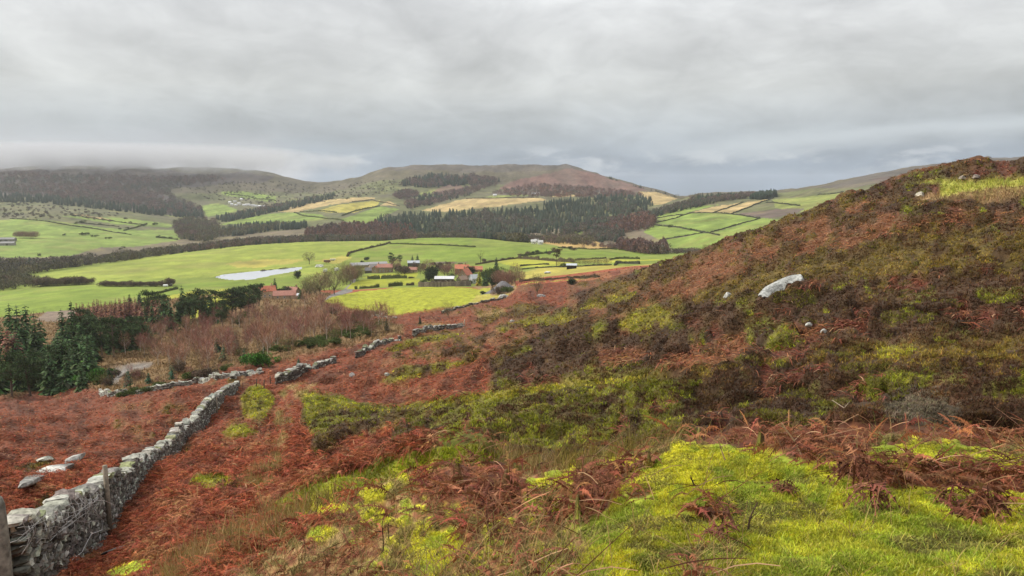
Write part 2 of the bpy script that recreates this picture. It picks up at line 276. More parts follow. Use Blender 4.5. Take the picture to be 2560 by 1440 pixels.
AREAS = [  # (class, s from, s to, ragged edge in px, outline)
 ('br',0,8.0,0,None),('fg',8.0,11.0,0,None),('riv',11.0,12.0,0,None),('mg',12.0,14.2,0,None),('mh',14.2,18,0,None),
 ('wd',6.9,8.05,0,[(-100,700),(800,700),(800,792),(-100,900)]),
 # moor: right-hand hillside
 ('ho',2.2,7.6,22,[(1290,830),(1380,785),(1430,740),(1480,715),(1550,695),(1607,670),(1712,630),(1850,580),(2040,510),(2160,470),(2300,425),(2560,390),(2900,370),(2900,1180),(1700,1160),(1480,1200),(1250,1190),(1180,1100),(1230,985),(1240,900)]),
 ('bo',3,7.6,20,[(1440,775),(1540,735),(1640,690),(1720,655),(1850,605),(1960,565),(2060,545),(2200,560),(2290,555),(2160,610),(2000,640),(1900,660),(1780,720),(1640,775),(1500,800)]),
 ('bo',3,7.6,16,[(2050,535),(2160,510),(2330,500),(2560,510),(2800,520),(2800,545),(2560,560),(2400,560),(2240,570),(2150,555)]),
 ('ped',3,7.6,14,[(2280,490),(2420,475),(2560,470),(2800,465),(2800,505),(2560,505),(2350,505)]),
 ('gp',3,7.6,7,[(2275,462),(2340,452),(2420,455),(2560,448),(2800,440),(2800,470),(2540,468),(2420,478),(2350,492),(2345,470)]),
 ('hd',3,7.6,9,[(2800,380),(2560,400),(2300,432),(2230,455),(2150,480),(2105,505),(2150,505),(2260,495),(2340,485),(2350,462),(2250,462),(2300,450),(2440,445),(2560,434),(2800,430)]),
 ('hd',3,7.6,10,[(2150,525),(2330,505),(2440,510),(2560,490),(2800,480),(2800,505),(2500,530),(2300,540)]),
 ('ol',3,7.6,22,[(1540,800),(1700,745),(1860,690),(1990,640),(2200,610),(2360,590),(2560,580),(2800,580),(2800,640),(2500,650),(2250,690),(2080,700),(1990,690),(1900,730),(1780,740),(1640,830)]),
 ('oy',3,7.6,16,[(1560,790),(1640,770),(1700,780),(1690,820),(1610,830),(1545,820)]),
 ('hd',3,7.6,24,[(1250,930),(1300,860),(1400,810),(1520,790),(1580,850),(1700,790),(1760,750),(1820,745),(1920,745),(2030,715),(2200,740),(2330,700),(2460,690),(2800,680),(2800,840),(2500,830),(2200,850),(2050,880),(1900,900),(1700,925),(1500,955),(1300,975),(1240,965)]),
 ('br',3,7.6,16,[(1660,920),(1700,885),(1760,860),(1830,845),(1950,815),(2060,815),(2080,830),(1950,860),(1860,890),(1760,915)]),
 ('bo',3,7.6,14,[(1700,900),(1760,870),(1810,880),(1800,915),(1720,925)]),
 ('bg',3,7.6,12,[(1870,815),(1920,800),(1990,820),(2010,860),(1930,880),(1870,860)]),
 ('bg',3,7.6,10,[(1430,935),(1490,900),(1530,905),(1490,945)]),
 ('br',3,7.6,14,[(1480,880),(1560,870),(1640,880),(1600,905),(1500,915)]),
 ('ol',3,7.6,14,[(2170,880),(2260,865),(2400,855),(2560,845),(2800,840),(2800,905),(2560,905),(2400,895),(2280,915),(2180,910)]),
 ('oy',3,7.6,8,[(2190,870),(2260,862),(2300,875),(2270,895),(2200,900)]),
 ('oy',3,7.6,12,[(1880,915),(1960,900),(1990,915),(1950,950),(1890,950)]),
 # green bank and its dark right end
 ('bg',2.9,6,14,[(755,1000),(780,985),(870,1010),(960,1025),(1100,1003),(1230,987),(1430,962),(1560,946),(1700,950),(1740,1000),(1730,1060),(1600,1090),(1480,1165),(1300,1150),(1250,1140),(1100,1105),(960,1130),(880,1110),(800,1100),(760,1060)]),
 ('oy',2.9,6,9,[(756,988),(790,980),(870,1003),(960,1017),(1100,998),(1230,983),(1430,957),(1560,942),(1640,940),(1565,957),(1430,975),(1230,1003),(1100,1016),(960,1036),(870,1024),(770,1012)]),  # brighter yellow painted along the crest, a relief cue put into the colour
 ('ho',2.9,6,20,[(800,1090),(900,1060),(1000,1040),(1050,1090),(950,1125),(860,1150),(780,1130)]),
 ('br',2.9,6,16,[(860,1110),(930,1085),(990,1070),(970,1110),(870,1150)]),
 ('hd',2.2,6,26,[(1740,950),(1850,920),(2000,915),(2200,920),(2400,930),(2560,920),(2800,915),(2800,1180),(1700,1160),(1720,1060)]),
 ('hg',2.2,6,20,[(2190,1010),(2260,985),(2360,1000),(2400,1050),(2380,1100),(2240,1090)]),
 ('bg',2.2,6,16,[(2100,960),(2260,930),(2400,940),(2420,985),(2300,990),(2180,1000)]),
 ('bg',2.2,6,14,[(2470,980),(2560,965),(2800,960),(2800,1010),(2560,1020),(2490,1010)]),
 # bracken slopes, middle
 ('bo',3.5,7.6,20,[(980,900),(1000,862),(1100,838),(1160,826),(1260,815),(1330,810),(1350,830),(1280,880),(1200,905),(1120,915),(1050,900)]),
 ('oy',3.5,7.6,14,[(955,955),(1010,922),(1100,905),(1168,897),(1168,908),(1090,930),(1010,955),(980,968)]),
 ('oy',3.5,7.6,12,[(1240,820),(1330,795),(1420,780),(1460,785),(1420,805),(1330,815),(1260,830)]),
 ('oy',3.5,7.6,8,[(950,880),(1000,860),(1040,845),(1120,838),(1160,838),(1090,855),(1000,875)]),
 ('ol',5,8,12,[(1180,800),(1280,760),(1400,765),(1360,785),(1260,800),(1200,815)]),
 ('st',5,8,10,[(1030,815),(1080,800),(1160,785),(1250,770),(1300,775),(1200,795),(1120,815)]),
 ('st',5,8,6,[(1370,765),(1420,750),(1450,748),(1430,770)]),
 ('oy',5,7.6,9,[(1440,775),(1480,755),(1560,735),(1600,735),(1520,770)]),
 ('ms',2.6,6,9,[(598,990),(620,972),(645,966),(672,980),(682,1005),(678,1035),(650,1052),(600,1048),(605,1020)]),
 ('ms',2.6,6,5,[(555,1080),(575,1063),(610,1060),(650,1080),(620,1092),(565,1092)]),
 ('ms',2.0,6,6,[(468,1218),(500,1192),(545,1184),(585,1196),(600,1222),(540,1228)]),
 ('ms',2.9,6,6,[(752,995),(790,982),(850,992),(900,1010),(840,1020),(790,1045),(770,1065),(765,1030)]),
 ('st',2.6,6,10,[(735,955),(700,990),(690,1040),(705,1090),(660,1140),(610,1200),(590,1260),(650,1262),(690,1210),(720,1150),(725,1090),(712,1040),(730,990),(760,965)]),
 ('st',2.6,7,5,[(690,985),(740,958),(800,955),(760,985),(720,1005)]),
 ('ol',3,6,5,[(30,1175),(80,1160),(140,1150),(135,1165),(60,1185)]),
 ('ol',2,5,6,[(85,1270),(110,1245),(160,1240),(180,1255),(120,1290)]),
 # knoll
 ('mx',0,2.6,10,[(560,1560),(640,1310),(690,1260),(870,1186),(1050,1132),(1180,1110),(1250,1140),(1400,1165),(1490,1150),(1700,1085),(2100,1080),(2560,1120),(2900,1150),(2900,1600),(560,1600)]),
 ('st',0,2.6,30,[(300,1600),(460,1380),(640,1300),(780,1290),(860,1330),(900,1420),(880,1600)]),
 ('mb',1.4,2.6,6,[(690,1256),(760,1222),(870,1184),(960,1156),(1050,1131),(1180,1112),(1260,1150),(1180,1160),(1060,1165),(960,1205),(860,1235),(740,1275),(690,1275)]),
 ('gm',0,2.6,12,[(1390,1600),(1430,1440),(1480,1370),(1530,1270),(1560,1210),(1640,1150),(1700,1108),(1760,1120),(1900,1130),(2050,1150),(2300,1170),(2560,1200),(2900,1220),(2900,1600)]),
 ('gm',0,2.6,10,[(1020,1440),(1060,1350),(1140,1320),(1160,1370),(1110,1440)]),
 ('gm',0,2.6,8,[(900,1235),(980,1215),(960,1250),(905,1262)]),('gm',0,2.6,8,[(905,1290),(960,1270),(975,1300),(920,1315)]),
 ('gm',0,2.6,8,[(1300,1205),(1420,1190),(1450,1210),(1380,1225),(1310,1228)]),('gm',0,2.6,8,[(760,1340),(800,1310),(850,1330),(800,1365)]),
 ('gm',0,2.6,8,[(2160,1120),(2300,1112),(2430,1120),(2560,1150),(2560,1170),(2400,1160),(2250,1165),(2160,1150)]),
 ('gm',0,2.6,6,[(250,1440),(300,1415),(370,1400),(400,1412),(320,1450)]),
 ('br',0,2.6,14,[(1040,1200),(1120,1170),(1260,1165),(1320,1210),(1310,1270),(1240,1310),(1150,1280),(1060,1250)]),
 ('br',0,2.6,12,[(1440,1180),(1560,1165),(1640,1150),(1560,1210),(1520,1290),(1440,1330),(1340,1320),(1420,1250)]),
 ('br',0,2.6,12,[(1730,1070),(1850,1065),(2000,1070),(2180,1085),(2180,1120),(2100,1170),(1980,1160),(1900,1130),(1780,1110)]),
 ('br',0,2.6,12,[(2050,1185),(2150,1160),(2300,1165),(2560,1190),(2800,1200),(2800,1235),(2560,1240),(2350,1225),(2200,1230)]),
 ('bd',0,2.6,10,[(1690,1280),(1790,1265),(1830,1290),(1760,1305)]),('bd',0,2.6,10,[(2360,1280),(2440,1255),(2500,1280),(2450,1310),(2380,1300)]),('bd',0,2.6,8,[(1560,1230),(1620,1225),(1640,1255),(1580,1265)]),
 ('mx',0,2.6,14,[(1715,1600),(1715,1420),(1745,1350),(1775,1360),(1765,1440),(1775,1600)]),
 ('gd',0,2.6,16,[(1440,1330),(1560,1270),(1640,1240),(1640,1290),(1560,1330),(1500,1400)]),('gd',0,2.6,18,[(1900,1440),(2060,1380),(2300,1290),(2480,1330),(2440,1400),(2200,1440)]),
 # wood, track and yards at the foot
 ('wd',5.85,8.6,10,[(-100,1010),(200,968),(280,985),(400,960),(600,918),(850,872),(1000,835),(1010,800),(940,775),(830,765),(800,752),(640,745),(500,745),(300,775),(-100,800)]),
 ('br',6.6,8,8,[(820,770),(900,782),(985,795),(1060,785),(1150,775),(1230,755),(1290,735),(1300,780),(1150,800),(1000,815),(880,800)]),
 ('trk',6,8.5,2,[(255,950),(290,920),(330,908),(385,905),(370,920),(330,925),(305,940),(295,960)]),
 ('mud',7,9,5,[(90,800),(110,782),(150,772),(190,778),(190,795),(140,805)]),
 ('trk',7,9.6,2,[(790,750),(860,725),(880,705),(870,695),(890,690),(890,710),(880,730),(830,745),(810,755)]),
 # fields of the valley floor
 ('fy',7,9,2,[(806,756),(830,742),(900,728),(1000,719),(1130,716),(1190,722),(1230,735),(1275,740),(1225,751),(1150,769),(1060,778),(985,789),(900,778),(830,768)]),
 ('fs',7,9,3,[(1190,738),(1270,731),(1275,741),(1225,752),(1170,757)]),
 ('fy',7,10,1,[(866,724),(880,708),(905,700),(1050,696),(1050,712),(960,716)]),('fy',7,10,1,[(905,695),(930,686),(1045,682),(1042,694)]),
 ('ped',7,9.6,3,[(1180,716),(1200,712),(1290,705),(1290,735),(1230,738)]),('fy2',7,9.6,2,[(1190,728),(1210,720),(1226,720),(1225,735),(1205,738)]),
 ('fg2',6.9,10.3,2,[(-100,745),(120,718),(250,713),(390,716),(470,710),(540,704),(600,702),(640,706),(740,690),(738,700),(640,720),(560,730),(480,740),(300,760),(-100,805)]),
 ('wd',6.9,9,3,[(600,765),(640,738),(700,728),(760,722),(830,735),(800,758),(740,785),(640,790)]),('fy2',6.9,9,3,[(480,765),(520,742),(600,733),(640,738),(610,760),(540,785),(470,800)]),
 ('fy2',8,10,3,[(400,742),(480,726),(560,722),(600,730),(520,748),(420,760)]),
 ('fl',9,11,2,[(60,692),(300,655),(440,633),(640,610),(800,600),(950,600),(958,606),(900,622),(870,638),(880,650),(790,662),(755,669),(560,687),(540,693),(440,696),(300,702),(120,704)]),
 ('fs',9,11,6,[(560,660),(640,648),(760,650),(700,664),(600,670)]),('fs',9,11,5,[(780,655),(850,640),(880,645),(850,660)]),
 ('fl',8.5,10.5,3,[(755,672),(800,664),(860,664),(860,680),(790,690),(745,690)]),
 ('fg2',9,11.5,2,[(972,612),(990,600),(1070,592),(1178,592),(1182,608),(1150,618),(990,616)]),
 ('fg2',9,11,2,[(885,642),(910,630),(1000,622),(1150,621),(1300,616),(1390,620),(1390,630),(1290,640),(1200,652),(1080,654),(920,650)]),
 ('riv',9,10.6,3,[(1020,664),(1090,655),(1180,655),(1200,662),(1150,672),(1050,672)]),
 ('fy2',8,10.6,2,[(1240,655),(1290,645),(1385,652),(1455,660),(1350,666),(1300,669)]),
 ('fg2',9,11,2,[(1340,640),(1400,628),(1540,622),(1640,640),(1560,646),(1440,644)]),('fy2',8.5,10.6,2,[(1440,650),(1540,648),(1690,650),(1720,655),(1560,662)]),
 ('fs',8,10.4,3,[(1295,684),(1350,669),(1500,663),(1640,662),(1720,652),(1630,676),(1500,690),(1305,702)]),
 ('fy2',7.4,9,2,[(1285,716),(1330,706),(1500,695),(1580,688),(1490,705),(1400,713),(1330,719)]),
 ('fo',9.5,12,3,[(1315,592),(1400,586),(1480,597),(1535,624),(1450,622),(1380,612),(1330,602)]),
 # far side
 ('fh',11.5,14,3,[(-100,552),(100,547),(250,568),(470,580),(462,592),(440,602),(330,617),(250,618),(170,642),(80,658),(-100,645)]),
 ('fh',12,14,2,[(150,540),(300,545),(440,562),(420,570),(300,562)]),('fst',12,14.3,2,[(172,534),(215,538),(280,550),(240,548)]),
 ('fh2',12,15,3,[(343,527),(360,519),(395,516),(440,530),(470,545),(420,540),(370,530)]),
 ('fh',12,15.5,2,[(497,515),(545,507),(592,524),(590,530),(520,542)]),('fh',13,15.8,2,[(547,480),(615,480),(692,492),(690,505),(640,500),(570,490)]),
 ('fh',12,14.3,2,[(548,563),(600,548),(665,536),(720,530),(800,535),(816,546),(760,555),(640,558)]),
 ('fst',12.5,15,2,[(690,528),(760,511),(815,500),(915,492),(942,496),(880,505),(827,512),(735,531)]),
 ('fs',12.5,14.5,3,[(790,528),(850,512),(950,500),(945,512),(890,530),(830,533)]),
 ('fh',12,14.3,2,[(848,550),(900,532),(950,516),(998,522),(960,540),(928,558),(870,555)]),
 ('fst',12.5,15,2,[(950,514),(972,502),(998,515)]),
 ('fst',12.5,15,3,[(1056,527),(1100,512),(1162,497),(1350,494),(1368,500),(1275,512),(1135,530)]),
 ('fh2',13,15.5,2,[(1042,486),(1085,474),(1092,477),(1055,488)]),('fh2',13,15.5,3,[(1215,492),(1240,487),(1325,484),(1330,488),(1240,495)]),
 ('fst',13,15.5,3,[(1360,493),(1400,488),(1440,486),(1430,492)]),
 ('fst',13,16,2,[(1597,480),(1640,479),(1694,497),(1660,510),(1635,512)]),
 ('fh',11.3,14.5,2,[(1640,556),(1707,535),(1775,531),(1825,535),(1902,545),(1775,582),(1720,571)]),('fh',11.3,14.5,2,[(1905,545),(1975,552),(1850,600),(1780,583)]),
 ('fh',11.3,14.5,2,[(1608,581),(1640,561),(1717,572),(1758,581),(1650,600)]),('fh',11,14.5,2,[(1660,601),(1760,582),(1860,600),(1770,632),(1680,625)]),
 ('fst',12,15,2,[(1728,531),(1780,518),(1858,505),(1782,532)]),('fst',12,15,2,[(1785,531),(1870,505),(1922,497),(1832,533)]),
 ('fh',12,15,2,[(1640,532),(1720,517),(1795,512),(1722,531),(1648,552)]),
 ('fh',11.5,13.5,2,[(1505,566),(1540,552),(1580,543),(1570,556),(1530,566)]),('fh',11.5,13.5,2,[(1425,581),(1466,569),(1462,590)]),
 ('fh2',12,15.6,4,[(1930,500),(2100,482),(2110,505),(2000,530),(1940,520)]),('mp',12,15,4,[(1840,536),(1920,525),(2010,520),(1990,535),(1930,545)]),
 ('trk',12,16,1,[(1698,513),(1712,503),(1721,502),(1708,512)]),
 # hills
 ('wp',12.8,16.2,5,[(-100,425),(200,420),(420,425),(520,440),(600,430),(690,440),(660,458),(560,462),(440,470),(400,480),(500,520),(510,545),(440,540),(300,520),(120,500),(-100,490)]),
 ('mh',14.5,16.2,6,[(30,440),(90,432),(120,450),(80,465),(20,468)]),
 ('hea',14.6,16.5,5,[(960,415),(1430,408),(1440,422),(1240,432),(1000,430)]),
 ('mr',13.5,16.5,8,[(1250,470),(1330,440),(1430,420),(1480,432),(1560,455),(1620,475),(1580,490),(1440,490),(1300,488)]),
 ('mp',13.5,16,8,[(1230,480),(1300,470),(1420,475),(1560,480),(1600,492),(1420,495),(1250,495)]),
 ('mr',13,15.8,5,[(1080,480),(1110,462),(1150,465),(1165,480),(1110,492)]),
 ('hea',13.5,17,5,[(2040,470),(2180,437),(2280,418),(2400,396),(2560,388),(2900,384),(2900,440),(2560,440),(2300,445),(2150,470)]),
 ('mp',13.5,16.5,8,[(2180,450),(2300,425),(2400,420),(2350,440),(2200,465)]),
]
def cover(px, py, s):
    px = np.clip(px, -90, 2790)            # the last strip of cover runs on beyond the picture
    cls = np.zeros(px.shape, np.int16)
    wx = (fbm(px/38., py/22., 31, 4) - 0.5) * 2.6; wy = (fbm(px/38., py/22., 57, 4) - 0.5) * 1.8
    for k, s0, s1, rag, poly in AREAS:
        m = (s >= s0) & (s < s1)
        if poly is None: cls[m] = CI[k]; continue
        b = np.array(poly); R = rag * 1.4 + 2
        m &= (px > b[:,0].min()-R) & (px < b[:,0].max()+R) & (py > b[:,1].min()-R) & (py < b[:,1].max()+R)
        idx = np.nonzero(m)
        if not len(idx[0]): continue
        q = inpoly(px[idx] + wx[idx]*rag, py[idx] + wy[idx]*rag, poly)
        cls[tuple(i[q] for i in idx)] = CI[k]
    # mixtures inside the heath
    n1 = fbm(px/26., py/17., 71, 3); n2 = fbm(px/60., py/34., 83, 3); moor = s < 7.8
    def swap(a, b, cond): cls[moor & (cls == CI[a]) & cond] = CI[b]
    swap('bg', 'hd', n1 > 0.60); swap('bg', 'oy', (n1 < 0.33)); swap('ho', 'hd', n1 > 0.57); swap('ho', 'ol', n1 < 0.40); swap('ho', 'br', n2 > 0.72)
    swap('hd', 'ho', n1 < 0.36); swap('hd', 'bg', (n2 < 0.29)); swap('hd', 'bd', n2 > 0.69); swap('ol', 'ho', n1 > 0.58); swap('br', 'bo', n2 > 0.66); swap('br', 'bd', n1 > 0.60)
    swap('mx', 'br', n1 > 0.66); swap('mx', 'gm', n1 < 0.40); swap('mx', 'st', n2 > 0.58); swap('gm', 'gd', n2 > 0.60); swap('gm', 'mx', n1 > 0.76); swap('st', 'br', n1 > 0.58); swap('st','mx', n1 < 0.4)
    swap('bo', 'br', n1 > 0.6); swap('bo', 'ho', n2 < 0.46); swap('bo','ol', n1 < 0.34); swap('ms','oy', n1 > 0.52); swap('ms','br', n1 > 0.66); swap('oy','bg', n1 > 0.66); swap('oy','ho', n1 < 0.34); swap('mb', 'bg', n1 > 0.58)
    swap('br', 'bn', (px > 1420) & (s > 2.7)); swap('bo', 'bn', (px > 1500) & (s > 2.7) & (n2 > 0.5))
    return cls
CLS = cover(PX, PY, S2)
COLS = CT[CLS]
# heather and bilberry grow in cushions: domes about a metre across, each with a tint of its own
def cushions(x, y, size, seed):
    gx_, gy_ = np.floor(x/size), np.floor(y/size); d1 = np.full(x.shape, 9.0); idc = np.zeros(x.shape)
    for i in (-1, 0, 1):
        for j in (-1, 0, 1):
            cx_, cy_ = gx_ + i, gy_ + j
            d = np.hypot(x/size - cx_ - _hash(cx_, cy_, seed), y/size - cy_ - _hash(cx_, cy_, seed+1))
            m = d < d1; d1 = np.where(m, d, d1); idc = np.where(m, _hash(cx_, cy_, seed+2), idc)
    return d1, idc
def blur(a, r):
    for ax in (0, 1):
        c = np.cumsum(np.concatenate([np.repeat(a.take([0], ax), r+1, ax), a, np.repeat(a.take([-1], ax), r, ax)], ax), ax)
        n = a.shape[ax]; w = 2*r+1
        a = (c.take(range(w, w+n), ax) - c.take(range(0, n), ax)) / w
    return a
RM = int(np.searchsorted(SS, 7.2))
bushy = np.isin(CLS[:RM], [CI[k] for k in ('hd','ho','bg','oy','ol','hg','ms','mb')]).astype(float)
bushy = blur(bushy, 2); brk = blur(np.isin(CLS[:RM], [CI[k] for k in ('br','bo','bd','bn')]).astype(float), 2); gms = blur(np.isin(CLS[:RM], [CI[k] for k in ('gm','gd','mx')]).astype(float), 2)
wxx = XX[:RM] + 0.5*(fbm(XX[:RM]/0.9, YY[:RM]/0.9, 201, 2)-0.5); wyy = YY[:RM] + 0.5*(fbm(XX[:RM]/0.9, YY[:RM]/0.9, 203, 2)-0.5)
D1, ID1 = cushions(wxx, wyy, 1.05, 301)
comb = fbm(XX[:RM]/4.5 + YY[:RM]*0.06, YY[:RM]/1.5 - XX[:RM]*0.22, 207, 3) - 0.5
ZZ[:RM] += brk * np.clip(YY[:RM]/25. - 0.4, 0, 1) * 0.75 * comb
dome = np.sqrt(np.clip(1 - D1*D1*1.1, 0, 1))
ZZ[:RM] += bushy * 0.72 * (dome - 0.6) + brk * 0.14 * (fbm(XX[:RM]/0.8, YY[:RM]/0.8, 205, 3) - 0.5) * 2
D2, ID2 = cushions(wxx, wyy, 0.42, 311)
ZZ[:RM] += gms * np.clip((SS[:RM, None]-0.2)*2, 0, 1) * 0.085 * (np.sqrt(np.clip(1 - D2*D2*1.1, 0, 1)) - 0.6)
D3, ID3 = cushions(XX[:RM], YY[:RM], 0.15, 321)
ZZ[:RM] += gms * np.clip((SS[:RM, None]-0.2)*2, 0, 1) * 0.05 * (np.sqrt(np.clip(1 - D3*D3*1.1, 0, 1)) - 0.6)
cb = COLS[:RM].copy()
for k in range(3): cb[..., k] = blur(cb[..., k], 3)
COLS[:RM] = 0.25*COLS[:RM] + 0.75*cb
litter_shade = np.clip(bushy*0.62 + brk*0.5 + gms*0.12, 0, 0.65)[..., None]  # dark litter tone, also paints shade into gaps under heather and bracken
COLS[:RM] = COLS[:RM]*(1-litter_shade) + litter_shade*np.array((.035,.024,.015))
COLS[:RM] *= (1 + bushy[..., None] * (ID1[..., None] - 0.5) * 0.5)
bl = (fbm(XX/3.0 + 5, YY/3.0, 91, 3) - 0.5); fl_ = (fbm(XX/45., YY/60., 93, 4) - 0.5)
va = np.where(S2 < 8, bl * 0.7, fl_ * 0.5)
COLS = np.clip(COLS * (1 + va[..., None]), 0, 1)
TE = ZZ / YY
# look-ups -------------------------------------------------------------
pys = np.arange(380, 1560, 1.0); te_l = te_of(pys)
YB = np.full((NC, len(pys)), np.nan)
r0 = int(np.searchsorted(SS, 0.75))
for c in range(NC):
    mx = np.maximum.accumulate(TE[r0:, c]); k = np.searchsorted(mx, te_l)
    ok = (k > 0) & (k < len(mx)); kk = k[ok]
    f = (te_l[ok] - mx[kk-1]) / np.maximum(mx[kk] - mx[kk-1], 1e-9)
    YB[c, ok] = np.exp(LY[r0 + kk - 1, c] * (1 - f) + LY[r0 + kk, c] * f)
NL = 2600; lnl = np.linspace(math.log(0.75), math.log(6000), NL)
TT = np.empty((NC, NL)); SSL = np.empty((NC, NL))
for c in range(NC):
    TT[c] = np.interp(lnl, LY[:, c], ZZ[:, c]); SSL[c] = np.interp(lnl, LY[:, c], SS)
def _ci(ta): return np.interp(ta, TA, np.arange(NC))
def ground(x, y, tab=None):
    tab = TT if tab is None else tab
    x = np.nan_to_num(np.asarray(x, float)); y = np.maximum(np.nan_to_num(np.asarray(y, float)), 0.76)
    c = _ci(x / y); l = (np.log(y) - lnl[0]) / (lnl[1] - lnl[0]); l = np.clip(l, 0, NL - 1.001)
    c0 = np.clip(np.floor(c).astype(int), 0, NC - 2); l0 = np.floor(l).astype(int); fc = c - c0; fl = l - l0
    return (tab[c0, l0]*(1-fc)+tab[c0+1, l0]*fc)*(1-fl) + (tab[c0, l0+1]*(1-fc)+tab[c0+1, l0+1]*fc)*fl
def hit(px, py):               # photo pixel -> point of the land seen there (x, y, z); nan in the sky
    px = np.asarray(px, float); py = np.asarray(py, float)
    te = te_of(py); ta = ta_of(px, te); c = np.clip(np.round(_ci(ta)).astype(int), 0, NC - 1)
    r = np.clip(py - pys[0], 0, len(pys) - 1.001); r0_ = np.floor(r).astype(int); f = r - r0_
    a, b = YB[c, r0_], YB[c, r0_ + 1]
    y = np.where(np.abs(np.log(a / b)) < 0.15, a * (1 - f) + b * f, np.where(f < 0.5, a, b))
    x = ta * y
    return x, y, ground(x, y)
def at(px, Y):                 # column + known distance -> point on the land
    te = -0.1
    for _ in range(3):
        x = float(ta_of(px, te)) * Y; z = float(ground(x, Y)); te = z / Y
    return np.array((x, Y, z))
def hit1(px, py):
    x, y, z = hit(np.array([px]), np.array([py])); return np.array((x[0], y[0], z[0]))
fm = (S2 >= 8) & (S2 < 14)
mot = (fbm(XX/9., YY/16., 131, 4) - 0.5)[..., None]; wet = np.clip((fbm(XX/38., YY/30., 133, 4) - 0.55)*5, 0, 1)[..., None]
COLS = np.where(fm[..., None], COLS*(1 + 0.55*mot*np.array((1.0,0.8,1.0)))*(1-0.35*wet) + 0.35*wet*np.array((.24,.21,.07)), COLS)
hs = (S2 > 12) * 1.0
COLS = COLS * (1 + hs[..., None] * (fbm(XX/22., YY/60., 95, 3)[..., None] - 0.5) * 0.7)
far_moor = np.isin(CLS, [CI[k] for k in ('mh','mg','mp','mr','wp','hea')]) & (S2 > 12)
mixn = np.clip(fbm(XX/60., YY/110., 99, 4) * 2.4 - 0.8, 0, 1)[..., None]
COLS = np.where(far_moor[..., None], COLS * (1 - 0.5*mixn) + 0.5*mixn*np.array((.13,.105,.08)), COLS)
idx = np.arange(NR * NC).reshape(NR, NC)
FQ = np.stack([idx[:-1, :-1], idx[:-1, 1:], idx[1:, 1:], idx[1:, :-1]], -1)
VV = np.stack([XX, YY, ZZ], -1).reshape(-1, 3)
def strip(name, s0, s1, mat):
    r = np.nonzero((SS[:-1] >= s0) & (SS[:-1] < s1))[0]; f = FQ[r].reshape(-1, 4); lo, hi = r[0] * NC, (r[-1] + 2) * NC
    o = obj_np(name, VV[lo:hi], f - lo, None, COLS.reshape(-1, 3)[lo:hi], mat); tag(o, kind="structure"); return o
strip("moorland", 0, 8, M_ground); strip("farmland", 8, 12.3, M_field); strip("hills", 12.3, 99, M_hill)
# bare ground behind the viewer, so that the land closes round the camera
bx = np.linspace(-12, 12, 25); by = np.linspace(-14, 0.72, 16); gx, gy = np.meshgrid(bx, by)
gz = np.where(np.abs(gx) < 9, -1.74, -1.9) - 0.0 * gx
i2 = np.arange(gx.size).reshape(gx.shape)
tag(obj_np("ground", np.stack([gx, gy, gz], -1).reshape(-1, 3), np.stack([i2[:-1,:-1], i2[:-1,1:], i2[1:,1:], i2[1:,:-1]], -1).reshape(-1, 4), None, np.tile(C['gm'], (gx.size, 1)), M_ground), kind="structure")
# pond
mw = bpy.data.materials.new("pond_water"); mw.use_nodes = True; b_ = mw.node_tree.nodes["Principled BSDF"]
b_.inputs["Base Color"].default_value = (.50,.52,.55,1); b_.inputs["Roughness"].default_value = 0.06; b_.inputs["Specular IOR Level"].default_value = 1.0; b_.inputs["IOR"].default_value = 1.7
nz_ = mw.node_tree.nodes.new("ShaderNodeTexNoise"); nz_.inputs["Scale"].default_value = 0.25; bp_ = mw.node_tree.nodes.new("ShaderNodeBump"); bp_.inputs["Strength"].default_value = 0.06
g_ = mw.node_tree.nodes.new("ShaderNodeNewGeometry"); mw.node_tree.links.new(g_.outputs["Position"], nz_.inputs["Vector"]); mw.node_tree.links.new(nz_.outputs["Fac"], bp_.inputs["Height"]); mw.node_tree.links.new(bp_.outputs[0], b_.inputs["Normal"])
P = pc + (pond - pc) * 1.03; V = [(pc[0], pc[1], POND_Z)] + [(p[0], p[1], POND_Z) for p in P]; n = len(P)
tag(obj_np("water", V, None, [(0, i + 1, (i + 1) % n + 1) for i in range(n)], None, mw), kind="structure")
